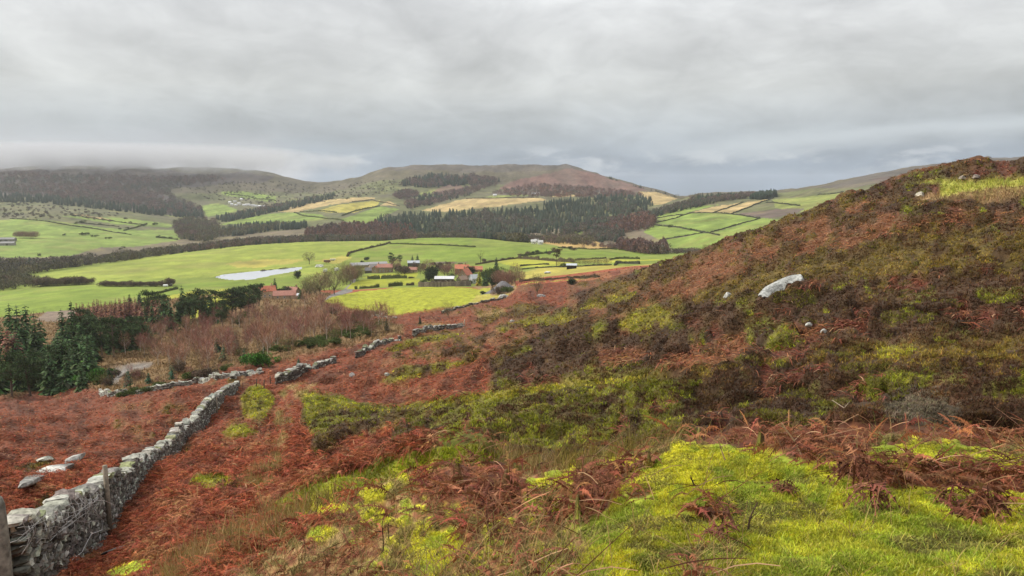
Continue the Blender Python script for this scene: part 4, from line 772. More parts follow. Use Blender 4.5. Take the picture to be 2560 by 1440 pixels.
for px_, top, base, k, lab in [(590,826,872,'sapling',"blue-green young spruce near the middle of the open birch wood"),(560,858,900,'sapling',"blue-green young spruce at the lower side of the birch wood"),(612,868,905,'sapling',"young spruce just behind the bright green bush"),
  (543,835,880,'sapling',"young dark spruce among shrubs in the middle of the birch wood"),(690,820,860,'sapling',"dark young spruce right of centre in the birch wood"),(967,793,826,'cypress',"narrow dark conifer at the right end of the birch wood"),
  (1050,787,810,'cypress',"small dark oval conifer below the bright yellow-green field"),(747,890,918,'sapling',"lone young conifer in the bracken beside the drystone wall"),(275,912,962,'cypress',"dark column-shaped conifer beside the grey gravel track"),
  (322,918,965,'sapling',"young green spruce right of the gravel track"),(372,925,960,'sapling',"young green spruce between the gravel track and the bracken"),(430,908,948,'sapling',"dark young spruce at the bracken edge right of the track"),(447,880,925,'sapling',"young spruce among brown shrubs above the bracken edge"),
  (250,925,960,'gorse',"green bush at the right foot of the left-edge spruces"),(225,915,958,'holly',"bright green bush leaning on the left-edge spruces"),(640,873,916,'holly',"big bright green bush at the bracken edge below the birch wood"),(668,880,912,'holly',"bright green bush at the right side of the big green bush")]:
    tree(k, px_, top, base, lab, None, {'holly': 1.4, 'gorse': 1.1, 'sapling': 1.0, 'cypress': 1.4}[k])
for i in range(30):
    a = random.uniform(420, 940); b = random.uniform(800, 900) - (a-420)*0.06; k = random.choice(['sapling','gorse','gorse','darkbush'])
    tree(k, a, b - random.uniform(12, 26), b, "small dark evergreen scattered among the leafless birches" if k != 'sapling' else "small young spruce scattered among the leafless birches", "evergreens scattered in the birch wood" if k != 'sapling' else "young spruces scattered in the birch wood", 1.2)
for a, b in [(735,866),(760,862),(785,858),(810,850),(835,845),(860,838),(885,832),(905,828),(925,822),(945,815),(920,838),(880,846),(840,860),(800,868),(905,795),(880,800),(935,790),(700,880),(560,925),(520,935),(480,945),(345,985),(375,978),(400,968),(310,990)]:
    tree('gorse', a, b - random.uniform(14, 24), b, "low dark olive gorse bush along the bottom of the birch wood", "gorse bushes along the wood edge", 1.9)
for i in range(26):
    a = random.uniform(258, 560); b = 985 - (a-258)*0.15 + random.uniform(-40, 0)
    tree(random.choice(['scrub','brownbush','birch_plum']), a, b - random.uniform(16, 34), b, "leafless brown shrub between the track and the bracken slope", "brown shrubs between track and bracken", 1.2)
# ------------------------------------------------------------------ far woods: each wood is one mass of many small crowns
def low_cone(seed, n=7, k=6, w=0.2):
    r = np.random.default_rng(seed); V = []; Q = []
    for i in range(n):
        f = 0.06 + 0.9*i/n; L = w*(1-f)**0.7*r.uniform(.8,1.2)+0.015; a0 = r.uniform(0,6)
        for j in range(k):
            a = a0 + j*6.283/k; d = np.array((math.cos(a),math.sin(a),0)); sd = np.array((-math.sin(a),math.cos(a),0))*L*0.55; p = np.array((0,0,f+0.1)); e = p + d*L - np.array((0,0,0.10+0.3*L)); b = len(V)
            V += [p-sd*0.3, p+sd*0.3, e+sd, e-sd]; Q.append((b,b+1,b+2,b+3))
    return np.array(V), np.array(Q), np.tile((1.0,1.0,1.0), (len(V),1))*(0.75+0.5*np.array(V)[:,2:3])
def low_bare(seed, n=80, w=0.4, conic=False):
    r = np.random.default_rng(seed); u = r.normal(0,1,(n,3)); u /= np.linalg.norm(u,axis=1,keepdims=True); q = u*r.random((n,1))**0.33*np.array((w,w,0.46)); q[:,2] += 0.52
    if conic: q[:,:2] *= (1.25-q[:,2:3])
    a = r.uniform(0,6.28,n); sd = np.stack([np.cos(a),np.sin(a),np.zeros(n)],-1)*0.035; up = np.stack([r.normal(0,.05,n),r.normal(0,.05,n),r.uniform(.08,.2,n)],-1)
    V = np.stack([q-sd,q+sd,q+sd*0.4+up,q-sd*0.4+up],1).reshape(-1,3); Q = np.arange(n*4).reshape(n,4)
    return V, Q, np.repeat(r.uniform(0.65,1.45,(n,1)),4,0)*np.ones((1,3))
def low_blob(seed, n=90, w=0.45):
    r = np.random.default_rng(seed); u = r.normal(0,1,(n,3)); u /= np.linalg.norm(u,axis=1,keepdims=True); q = u*r.uniform(0.7,1.05,(n,1))*np.array((w,w,0.45)); q[:,2] = np.maximum(q[:,2]+0.45,0.02)
    a = r.uniform(0,6.28,n); sd = np.stack([np.cos(a),np.sin(a),r.normal(0,.4,n)],-1)*0.1; up = np.stack([r.normal(0,.08,n),r.normal(0,.08,n),r.uniform(.04,.16,n)],-1)
    V = np.stack([q-sd,q+sd,q+sd*0.5+up,q-sd*0.5+up],1).reshape(-1,3); return V, np.arange(n*4).reshape(n,4), np.repeat(r.uniform(0.6,1.4,(n,1)),4,0)*np.ones((1,3))
LOW = dict(con=[low_cone(s) for s in range(3)], bare=[low_bare(s) for s in range(3)], lar=[low_bare(s+5, 70, 0.3, True) for s in range(3)], blob=[low_blob(s) for s in range(3)])
def place_low(pts, kinds, hs, cols, wx=1.0):
    """pts (n,3); returns merged arrays"""
    V = []; Q = []; C_ = []; n0 = 0
    for i, p in enumerate(pts):
        v, q, c = LOW[kinds[i]][i % 3]; a = random.uniform(0, 6.28); ca, sa = math.cos(a), math.sin(a); h = hs[i]; w_ = h*wx*random.uniform(.8,1.25)
        x = (v[:,0]*ca - v[:,1]*sa)*w_; y = (v[:,0]*sa + v[:,1]*ca)*w_
        V.append(np.stack([x+p[0], y+p[1], v[:,2]*h+p[2]-0.3], -1)); Q.append(q+n0); C_.append(c*cols[i]); n0 += len(v)
    return np.concatenate(V), np.concatenate(Q), np.concatenate(C_)
PAL = dict(dg=(.034,.050,.036), gg=(.058,.070,.048), ol=(.115,.105,.062), gb=(.105,.088,.070), pl=(.135,.088,.078), rb=(.17,.092,.070), br=(.12,.085,.060))
def wood(name, label, n, where, mix, h, cat='wood', wx=1.0):
    n = int(n*1.35)
    """where: outline of the ground it stands on (photo px), or ('band', fn(px)->(Y0,Y1), px0, px1)"""
    pts = []
    if where[0] == 'band':
        _, fn, x0, x1 = where
        while len(pts) < n:
            px = random.uniform(x0, x1); a, b = fn(px); pts.append(at(px, a*(b/a)**random.random()))
    else:
        b = np.array(where); m = 0
        while len(pts) < n and m < 60:
            m += 1
            qx = rng.uniform(b[:,0].min(), b[:,0].max(), 400); qy = rng.uniform(b[:,1].min(), b[:,1].max(), 400); k = inpoly(qx, qy, where)
            x, y, z = hit(qx[k], qy[k]); ok = np.isfinite(x) & (y > 380); pts += [np.array(t) for t in zip(x[ok], y[ok], z[ok])]
        pts = pts[:n]
    kinds = []; cols = []
    for p in pts:
        u = float(vnoise(np.array([p[0]/55.]), np.array([p[1]/90.]), 3)[0]); r = min(0.999, max(0.0, 0.5*random.random() + 0.75*u - 0.12)); acc = 0
        for kd, cl, wt in mix:
            acc += wt
            if r <= acc or (kd, cl, wt) == mix[-1]: break
        kinds.append(kd); cols.append(np.array(PAL[cl])*random.uniform(0.7,1.35)*np.array((random.uniform(.9,1.1),1,random.uniform(.9,1.1))))
    V, Q, C_ = place_low(pts, kinds, [random.uniform(*h)*random.uniform(.7,.95) for _ in pts], cols, wx*1.35)
    return tag(obj_np(name, V, Q, None, np.clip(C_, 0, .9), M_twig, False), label, cat, kind="stuff")
def yk(i):  # distance of guide line i at a column
    a = np.array(G[i-1], float); o = np.argsort(a[:,0]); return lambda px: float(np.interp(px, a[o,0], a[o,2]))
y10, y11, y12 = yk(10), yk(11), yk(12)
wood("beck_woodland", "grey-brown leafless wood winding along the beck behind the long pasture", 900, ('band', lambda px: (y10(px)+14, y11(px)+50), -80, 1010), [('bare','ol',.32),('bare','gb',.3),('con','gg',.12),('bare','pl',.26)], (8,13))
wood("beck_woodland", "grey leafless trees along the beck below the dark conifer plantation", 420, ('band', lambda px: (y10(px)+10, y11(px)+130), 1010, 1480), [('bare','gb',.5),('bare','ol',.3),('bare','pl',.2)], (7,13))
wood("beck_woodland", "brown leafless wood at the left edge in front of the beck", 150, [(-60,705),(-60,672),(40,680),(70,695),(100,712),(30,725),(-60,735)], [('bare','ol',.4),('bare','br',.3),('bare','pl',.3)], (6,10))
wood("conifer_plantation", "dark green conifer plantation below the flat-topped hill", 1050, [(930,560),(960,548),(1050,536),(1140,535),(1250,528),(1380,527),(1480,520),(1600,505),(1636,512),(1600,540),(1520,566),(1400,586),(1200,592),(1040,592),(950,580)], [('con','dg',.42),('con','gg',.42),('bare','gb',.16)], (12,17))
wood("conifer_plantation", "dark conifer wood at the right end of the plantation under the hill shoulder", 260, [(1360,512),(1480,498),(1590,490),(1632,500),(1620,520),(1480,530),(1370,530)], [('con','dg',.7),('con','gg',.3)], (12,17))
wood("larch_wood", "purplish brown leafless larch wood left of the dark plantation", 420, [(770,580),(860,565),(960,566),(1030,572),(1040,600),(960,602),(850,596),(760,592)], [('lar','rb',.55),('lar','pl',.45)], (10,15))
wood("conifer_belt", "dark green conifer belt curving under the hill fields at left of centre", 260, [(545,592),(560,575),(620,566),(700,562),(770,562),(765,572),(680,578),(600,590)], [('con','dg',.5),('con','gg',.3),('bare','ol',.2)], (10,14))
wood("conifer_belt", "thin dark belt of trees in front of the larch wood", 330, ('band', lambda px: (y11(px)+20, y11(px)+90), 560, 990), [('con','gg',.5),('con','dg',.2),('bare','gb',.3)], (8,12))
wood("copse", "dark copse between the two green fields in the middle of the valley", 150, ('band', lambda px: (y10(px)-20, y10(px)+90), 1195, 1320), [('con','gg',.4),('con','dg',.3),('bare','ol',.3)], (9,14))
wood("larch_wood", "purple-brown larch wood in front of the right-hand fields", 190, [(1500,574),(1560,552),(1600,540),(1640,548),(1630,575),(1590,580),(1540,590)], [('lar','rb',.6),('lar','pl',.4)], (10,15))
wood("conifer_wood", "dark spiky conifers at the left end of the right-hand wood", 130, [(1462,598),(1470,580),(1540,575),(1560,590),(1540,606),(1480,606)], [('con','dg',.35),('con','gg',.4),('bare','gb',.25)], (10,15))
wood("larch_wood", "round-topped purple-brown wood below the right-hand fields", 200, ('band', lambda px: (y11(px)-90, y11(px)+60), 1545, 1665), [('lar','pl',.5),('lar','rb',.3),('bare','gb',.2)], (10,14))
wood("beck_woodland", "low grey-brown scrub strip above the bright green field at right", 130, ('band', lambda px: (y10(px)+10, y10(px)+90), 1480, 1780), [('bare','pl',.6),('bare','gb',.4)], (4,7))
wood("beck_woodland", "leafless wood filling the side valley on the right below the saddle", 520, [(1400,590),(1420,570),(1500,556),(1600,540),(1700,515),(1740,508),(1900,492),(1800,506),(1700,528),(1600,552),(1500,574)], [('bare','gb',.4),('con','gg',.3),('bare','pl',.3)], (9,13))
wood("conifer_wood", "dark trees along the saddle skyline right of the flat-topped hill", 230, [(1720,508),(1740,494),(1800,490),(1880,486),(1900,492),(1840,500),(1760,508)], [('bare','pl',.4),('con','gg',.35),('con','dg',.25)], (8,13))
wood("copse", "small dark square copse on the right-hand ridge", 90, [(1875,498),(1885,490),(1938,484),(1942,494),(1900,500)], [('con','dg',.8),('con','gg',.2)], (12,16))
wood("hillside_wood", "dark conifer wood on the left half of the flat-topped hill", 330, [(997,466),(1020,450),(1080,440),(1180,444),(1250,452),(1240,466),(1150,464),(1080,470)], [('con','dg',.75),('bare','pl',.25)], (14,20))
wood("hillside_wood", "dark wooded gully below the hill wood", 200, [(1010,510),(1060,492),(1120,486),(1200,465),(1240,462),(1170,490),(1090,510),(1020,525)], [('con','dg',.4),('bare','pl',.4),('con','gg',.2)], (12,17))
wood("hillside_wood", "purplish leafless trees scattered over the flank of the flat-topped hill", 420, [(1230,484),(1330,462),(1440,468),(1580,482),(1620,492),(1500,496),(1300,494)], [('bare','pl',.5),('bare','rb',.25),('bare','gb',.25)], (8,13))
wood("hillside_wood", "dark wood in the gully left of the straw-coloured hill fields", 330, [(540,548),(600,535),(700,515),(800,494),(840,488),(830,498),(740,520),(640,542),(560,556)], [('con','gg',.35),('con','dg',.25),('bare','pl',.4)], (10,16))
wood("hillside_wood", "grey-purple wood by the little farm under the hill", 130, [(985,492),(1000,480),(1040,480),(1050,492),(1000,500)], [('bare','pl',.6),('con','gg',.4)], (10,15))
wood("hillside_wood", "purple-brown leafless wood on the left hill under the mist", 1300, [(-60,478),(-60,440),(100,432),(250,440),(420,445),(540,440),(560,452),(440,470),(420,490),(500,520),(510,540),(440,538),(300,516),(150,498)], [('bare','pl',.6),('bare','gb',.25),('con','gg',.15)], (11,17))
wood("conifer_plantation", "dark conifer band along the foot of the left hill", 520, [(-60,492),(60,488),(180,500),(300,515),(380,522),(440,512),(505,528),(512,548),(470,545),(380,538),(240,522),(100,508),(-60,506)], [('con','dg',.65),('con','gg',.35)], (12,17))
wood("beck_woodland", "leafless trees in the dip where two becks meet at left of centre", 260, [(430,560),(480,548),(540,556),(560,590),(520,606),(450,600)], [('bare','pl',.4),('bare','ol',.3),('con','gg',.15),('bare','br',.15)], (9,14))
# scattered thorn and scrub over the rough hill slopes
scr = [(430,470),(560,455),(700,455),(800,470),(900,455),(990,450),(990,480),(860,500),(700,520),(520,500)]
wood("hill_scrub", "scattered dark scrub on the rough slope between the two hills", 380, scr, [('blob','gb',.6),('blob','ol',.4)], (2.5,6), 'scrub')
wood("hill_scrub", "scattered dark scrub on the rough bank above the left fields", 110, [(0,505),(150,515),(300,535),(330,560),(200,548),(0,545)], [('blob','gb',.6),('blob','ol',.4)], (3,6), 'scrub')
# ------------------------------------------------------------------ hedges and field walls: one object each
def path_pts(path, step):
    P = []
    for (a, b), (c, d) in zip(path[:-1], path[1:]):
        p, q = hit1(a, b), hit1(c, d)
        if not (np.isfinite(p[0]) and np.isfinite(q[0])) or min(p[1], q[1]) < 300: continue
        n = max(1, int(np.hypot(*(q-p)[:2])/step))
        for i in range(n): t = i/n; x, y = p[0]*(1-t)+q[0]*t, p[1]*(1-t)+q[1]*t; P.append((x, y, float(ground(x, y))))
    return np.array(P)
def hedge(path, h, w, col, label, name="hedge", cat="hedge", rough=0.3, dens=26):
    P = path_pts(path, 1.2)
    if len(P) < 2: return
    n = len(P)*dens; i = rng.integers(0, len(P)-1, n); t = rng.random((n,1)); q = P[i]*(1-t)+P[i+1]*t
    top = h*(0.35+1.0*vnoise(q[:,0]/4., q[:,1]/4., 9)); q = q + np.stack([rng.uniform(-.5,.5,n)*w, rng.uniform(-.5,.5,n)*w, rng.random(n)*top], -1)
    S = Soup(); S.sprigs(q, 2, np.full(n,0.55), np.full(n,0.38), np.full(n,1.6), tint(np.array([col]), n, 0.55, 1.45, 0.1))
    # core bank, so no light comes through
    d = np.gradient(P, axis=0); nrm = np.stack([-d[:,1], d[:,0], 0*d[:,0]], -1); nrm /= np.linalg.norm(nrm,axis=1,keepdims=True)+1e-9
    up = np.array((0,0,1)); hh = (h*(0.2+0.9*vnoise(P[:,0]/4., P[:,1]/4., 9)))[:,None]
    V = np.stack([P-nrm*w*.45-up*.3, P-nrm*w*.35+up*hh, P+nrm*w*.35+up*hh, P+nrm*w*.45-up*.3], 1).reshape(-1,3); m = len(P); k = np.arange(m-1)[:,None]*4
    Q = np.concatenate([k+np.array([[0,4,5,1]]), k+np.array([[1,5,6,2]]), k+np.array([[2,6,7,3]])]); S.V.append(V); S.Q.append(Q+S.n); S.C.append(np.tile(np.array(col)*0.8, (len(V),1))); S.n += len(V)
    return tag(link(bpy.data.objects.new(name, soup_mesh(S, name, M_twig))), label, cat)
HG, HB, WG = (.085,.10,.035), (.105,.085,.05), (.085,.088,.060)
for path, h, w_, c_, lab in [
 ([(920,697),(951,697)],2.6,1.6,HG,"short clipped hedge at the left in the little bright fields before the farmhouse"),([(954,697),(1019,696)],2.6,1.6,HG,"long clipped green hedge below the farmhouse with windows"),([(1021,696),(1039,695)],1.5,1.2,HB,"thin gappy hedge end left of the big dark evergreens"),
 ([(888,723),(896,722)],2.4,1.8,HG,"small stub of clipped hedge left of the long clipped one above the bright field"),([(900,722),(951,718)],2.6,1.6,HG,"clipped hedge along the top of the bright yellow-green field"),([(957,718),(963,717)],2.5,1.8,HG,"isolated hedge stub in the gap at the top of the bright field"),([(971,717),(1012,714)],2.4,1.4,HG,"thin laid hedge right of the gap above the bright field"),([(1016,714),(1040,713)],2.2,1.2,HB,"sparse hedge end touching the stone garden wall"),
 ([(868,642),(873,634),(892,628),(930,619),(962,612),(976,607)],2.2,1.6,HB,"dark curving hedge along the lane behind the farm"),([(975,610),(1040,612),(1100,613),(1150,616),(1190,618)],1.6,2.0,HG,"dark hedge line between the two green fields behind the farm"),
 ([(1296,646),(1340,649),(1385,653),(1436,656)],2.8,2.2,HB,"thick brown hedge right of the tall pine, crossing behind the field shelter"),([(1190,662),(1230,655),(1270,649),(1296,646)],2.0,2.0,HB,"brown hedge running from the red roofs up to the thick hedge"),([(1300,641),(1335,637),(1375,632),(1400,629)],2.2,2.2,HG,"lumpy green hedge with a small conifer behind the tall pine"),
 ([(1395,620),(1440,622),(1480,624),(1542,624)],1.6,1.6,HG,"dark hedge along the foot of the orange field"),([(1438,651),(1480,648),(1520,646)],1.2,1.2,WG,"low hedge line above the avenue of small trees"),([(1525,650),(1545,647),(1600,648),(1680,650)],1.4,1.2,HG,"dark hedge at the right between the two bright strips"),([(1538,664),(1542,659),(1600,660),(1690,656)],1.6,1.4,WG,"dark low wall along the upper edge of the straw field at right"),
 ([(1300,666),(1330,663),(1360,661),(1373,662)],1.1,1.0,WG,"short dark wall left of the tall pine"),([(1305,674),(1340,670),(1390,668),(1420,668)],1.0,1.0,WG,"thin dark wall ending at the field shelter"),([(1440,667),(1480,665),(1530,663)],0.9,1.0,WG,"thin dark wall right of the field shelter"),
 ([(1300,704),(1360,701),(1420,695),(1500,693),(1590,689)],1.3,1.4,HB,"brown earthy bank between the straw field and the green strip"),([(365,738),(400,733),(445,722)],1.4,1.4,HG,"straight dark hedge across the bright green pasture by the larches"),
 ([(540,694),(600,684),(660,677),(740,670)],0.8,1.0,HB,"dark rushy rim along the far shore of the pond"),
 ([(25,547),(80,550),(150,560),(220,570),(285,581),(330,587)],1.7,1.6,WG,"long dark wall slanting across the fields at far left"),([(190,556),(240,562),(300,567)],1.7,1.6,WG,"short dark wall above the long one at far left"),([(175,537),(250,549),(330,560),(366,562)],1.7,1.6,WG,"upper dark wall below the left hill wood"),([(310,577),(340,569),(368,560)],1.9,2.4,HG,"curved hedge with bushes in the left fields"),([(390,594),(420,596),(445,600)],2.0,2.4,HG,"small hedge near the right end of the left fields"),
 ([(1640,557),(1690,546),(1710,538),(1728,533)],1.5,1.4,WG,"wall slanting up at the left of the right-hand fields"),([(1728,533),(1800,533),(1850,538),(1900,546),(1965,552)],1.5,1.4,WG,"wall along the top of the big right-hand field"),([(1632,562),(1672,567),(1720,574),(1760,581),(1800,589),(1850,599)],1.5,1.4,WG,"wall crossing the right-hand fields from upper left to lower right"),
 ([(1650,601),(1700,593),(1760,582)],1.5,1.4,WG,"lower wall between the small right-hand fields"),([(1776,581),(1830,566),(1902,546)],1.5,1.4,WG,"wall rising to the right between two big right-hand fields"),([(1830,534),(1880,516),(1920,501),(1935,494)],1.5,1.4,WG,"wall climbing to the small square copse"),([(1782,533),(1830,516),(1858,506)],1.4,1.4,WG,"wall between the two straw-coloured fields at right"),([(1915,507),(1960,510),(2000,515),(2045,522)],1.5,1.4,WG,"wall on the rough ridge right of the square copse"),([(2045,487),(2110,480),(2175,477)],1.5,1.4,WG,"highest wall on the right-hand ridge"),([(1640,546),(1710,537)],1.4,1.4,WG,"wall above the small green strip at right"),
 ([(750,530),(800,528),(842,532)],2.2,2.4,HG,"hedge under the straw field left of centre on the hill"),([(735,532),(760,540),(815,547),(860,552)],2.2,2.4,HG,"bushy hedge between the hill pastures left of centre"),([(855,540),(890,527),(950,515)],2.4,2.8,HG,"tree-dotted hedge climbing beside the green hill field"),([(880,505),(925,500),(950,505),(1000,516)],2.0,2.0,HB,"dark hedge across the hill fields"),([(1165,497),(1230,496),(1350,494)],1.8,1.8,HB,"dark wall along the top of the straw hill field"),([(560,483),(620,490),(690,503)],2.0,2.2,HG,"dark hedge across the pale green fields above the village"),
]: hedge(path, h, w_, c_, lab)
# ------------------------------------------------------------------ single trees in the valley
for kd, px_, top, base, lab, wx in [
 ('oak',773,631,661,"spreading bare tree alone beside the end of the pond",1.15),('darkbush',745,672,697,"dark evergreen at the near corner of the pond",0.75),('cypress',688,693,740,"tall narrow dark cypress in front of the red cottage roof",1.5),('cypress',645,707,745,"narrow dark cypress at the left of the red cottage",1.3),
 ('darkbush',716,713,742,"dark evergreen behind the lower cottage roof",0.9),('darkbush',735,711,740,"dark evergreen just right of the lower cottage roofs",0.8),('spruce',752,722,748,"dark conifer right of the small white shed",1.4),
 ('willow',800,684,738,"big bare olive-brown tree left of the lane bend",1.0),('willow',836,680,736,"biggest bare olive-brown tree beside the lane bend",1.1),('willow',866,656,704,"bare olive-brown tree in front of the long grey barn",1.0),('willow',848,664,708,"bare olive-brown tree left of the long grey barn",1.0),('willow',778,690,735,"bare brown tree over the cottages' drive",1.0),('willow',822,666,700,"bare tree behind the lane trees",1.0),('willow',890,668,704,"bare tree at the left of the farmyard hedge",0.9),
 ('pine',980,633,667,"dark pine rising behind the farmhouse",1.1),('pine',999,639,662,"second dark pine behind the farmhouse, right of the taller one",1.1),('redtree',990,648,680,"reddish bare tree right of the farmhouse",1.0),('darkbush',1003,664,681,"dark evergreen shrub at the farmhouse garden",1.2),('spruce',1031,637,660,"small dark cone-shaped conifer behind the dark barn",1.3),('spruce',1044,634,660,"taller dark cone-shaped conifer behind the dark barn",1.3),
 ('oak',1051,660,686,"bare tree right of the red-roofed outbuilding",0.9),('redtree',1072,650,682,"reddish bare tree behind the big dark evergreens",1.0),('darkbush',1072,672,703,"big dark evergreen left of the open stable",0.9),('darkbush',1086,663,700,"tallest dark evergreen behind the open stable",0.9),('redtree',1112,664,692,"round reddish bare tree behind the open stable",1.1),('gorse',1128,682,695,"light green rounded bush right of the open stable roof",1.4),('redtree',1140,672,694,"reddish bare tree left of the gabled house",0.9),
 ('darkbush',1175,660,690,"dark evergreen between the two red roofs",0.9),('ash',1201,627,658,"bare open-branched ash standing on the hedge",0.95),('cypress',1241,641,680,"narrow dark cypress at the edge of the bright field",1.3),('gorse',1215,668,700,"broad green evergreen behind the golden conifer",1.3),('gorse',1232,664,696,"grey-green evergreen behind the farm garden",1.2),('golden',1198,673,714,"golden yellow conifer beside the pale glasshouse",1.15),('spruce',1214,679,715,"dark conifer directly right of the golden one",1.25),
 ('redtree',1250,678,714,"brown bare tree in the thicket right of the farm",0.9),('redtree',1270,680,714,"second brown bare tree in the thicket right of the farm",0.9),('redtree',1288,661,708,"tall brown bare tree at the right end of the thicket",0.75),('willow',1300,672,706,"pale brown bare tree past the thicket's right end",0.8),('darkbush',1230,690,716,"dark shrub under the thicket",1.2),
 ('willow',1343,688,738,"grey bare multi-stemmed tree at the edge of the red bracken",0.75),('darkbush',1430,692,712,"round dark bush on the bank above the red bracken",1.2),('scots',1391,620,668,"tall flat-topped pine with a bare trunk left of the field shelter",1.0),('fir',1366,622,634,"little dark conifer on the lumpy hedge",1.6),('willow',1397,652,668,"small bare tree under the tall pine",0.8),('gorse',1410,655,668,"small green bush left of the field shelter",1.0),
 ('redtree',1458,613,624,"small bare tree at the foot of the orange field",0.9),('oak',1770,610,632,"bare tree half hidden by the moor edge at right",1.3),('gorse',1674,560,569,"round green bush on the wall in the right-hand field",1.3),('gorse',1727,569,576,"small bush on the crossing wall in the right-hand field",1.3),('brownbush',425,692,715,"round brown bare bush by the two white tanks",1.2),
 ('brownbush',1245,712,735,"low dark bush left of the grey spoil heap",1.3),('darkbush',1205,727,737,"dark bush at the end of the bright field",1.5),('gorse',1270,712,732,"olive bush on the right side of the grey spoil heap",1.5),('willow',1120,758,795,"grey leafless shrub on the field-edge wall",0.9),
 ('spruce',1560,639,647,"small dark tree standing on the right-hand hedge",0.8)]:
    tree(kd, px_, top, base, lab, None, wx, None, base - top > 18)
for i in range(16):
    a = random.uniform(1238, 1312); tree('redtree' if i % 3 else 'willow', a, random.uniform(676, 690), random.uniform(708, 715), "leafless brown tree in the dense thicket right of the upper farm", "thicket right of the upper farm", 1.0)
for i in range(20):
    a = random.uniform(762, 905); b = 742 - (a-762)*0.30 + random.uniform(-8, 4); tree('willow' if i % 3 else 'redtree', a, b - random.uniform(26, 44), b, "leafless olive-brown tree in the clump along the lane to the farm", "lane-side trees below the farm", 1.0)
for i in range(14):
    a = random.uniform(1046, 1180); b = random.uniform(700, 716); tree('brownbush' if i % 2 else 'gorse', a, b - random.uniform(8, 15), b, "garden shrub inside the grey wall of the upper farm", "garden shrubs of the upper farm", 1.3)
for i in range(16):
    a = random.uniform(985, 1145); b = random.uniform(676, 686); tree('redtree' if i % 2 else 'brownbush', a, b - random.uniform(12, 24), b, "reddish leafless garden tree between the two farms", "garden trees between the two farms", 1.1)
for px_ in range(1432, 1530, 7): tree('willow', px_ + random.uniform(-2,2), 646 + random.uniform(-1,2), 664.5, "small bare tree in the row right of the field shelter", "row of small bare trees by the field shelter", 0.9, None, False)
for px_, b in [(98,640),(204,588),(214,587),(220,586),(230,592),(240,592),(265,597),(275,597),(160,589),(190,560),(205,558),(250,562),(300,574),(320,572),(360,566),(388,563),(395,594),(410,596),(425,597),(300,624),(310,620)]:
    tree('gorse', px_, b - random.uniform(5,9), b, "small round hedgerow tree in the green fields at far left", "hedgerow trees of the far left fields", 1.2, None, False)
for i in range(14): tree('brownbush', 92 + i*10 + random.uniform(-4,4), 691 + random.uniform(-4,4), 716 - i*0.4, "rounded brown bare tree in the strip before the long pasture", "brown tree strip before the long pasture", 1.2, None, False)
for i in range(13): tree('brownbush', 258 + i*12.5 + random.uniform(-3,3), 702 + random.uniform(-2,2), 716, "low brown bush in the hedge strip below the long pasture", "brown hedge strip below the long pasture", 1.5, None, False)
for i in range(16): tree('redtree', 40 + i*3.4, 578 + random.uniform(0,5), 596 + random.uniform(-2,1), "purplish bare tree in the thicket behind the far-left farm", "thicket behind the far-left farm", 1.2, None, False)
for i in range(24):
    a = random.uniform(1500, 1690); b = float(np.interp(a, [1500,1540,1580,1620,1650,1690],[438,450,462,473,479,492])) + 2
    tree('fir', a, b - random.uniform(5, 10), b, "tiny dark tree on the right shoulder skyline of the flat-topped hill", "skyline trees of the hill shoulder", 1.6, None, False)
for px_, top, b in [(1692,486,500),(1705,490,502),(1728,486,498),(1735,488,500)]: tree('oak', px_, top, b, "small tree in the saddle at the foot of the hill shoulder", "trees in the saddle", 1.1, None, False)
for px_, b in [(1300,640),(1318,637),(1333,636),(1345,634),(1384,631),(1372,636),(1410,622),(1425,624),(1436,626),(1210,655),(1085,664),(1100,664),(1120,663),(1150,664),(905,660),(915,652),(1060,668)]:
    tree('darkbush' if px_ % 2 else 'brownbush', px_, b - random.uniform(7,11), b, "small dark bush along the valley hedges", "bushes along the valley hedges", 1.2, None, False)
# ------------------------------------------------------------------ houses and farm buildings
def prism(mb, L, W, he, hr, c):      # walls with two gables; long side along x
    V = [(-L/2,-W/2,-1),(L/2,-W/2,-1),(L/2,W/2,-1),(-L/2,W/2,-1),(-L/2,-W/2,he),(L/2,-W/2,he),(L/2,W/2,he),(-L/2,W/2,he),(-L/2,0,hr),(L/2,0,hr)]
    return mb.add(V, [(0,1,5,4),(2,3,7,6),(1,2,6,5),(3,0,4,7)], [(5,6,9),(7,4,8)], c)
def roof_mesh(L, W, he, hr, c, ov=0.35, th=0.14):
    mb = MB(); sl = (hr-he)/(W/2); y1 = W/2+ov; z1 = he - sl*ov
    for s in (-1, 1):
        V = [(-L/2-ov,s*y1,z1),(L/2+ov,s*y1,z1),(L/2+ov,0,hr),(-L/2-ov,0,hr)]; V2 = [(a,b,d+th) for a,b,d in V]
        q = [(0,1,2,3),(4,7,6,5),(0,4,5,1),(1,5,6,2),(3,2,6,7),(0,3,7,4)]
        mb.add(V+V2, q if s < 0 else [tuple(reversed(f)) for f in q], None, c)
    return mb
PALE = (.62,.60,.55)
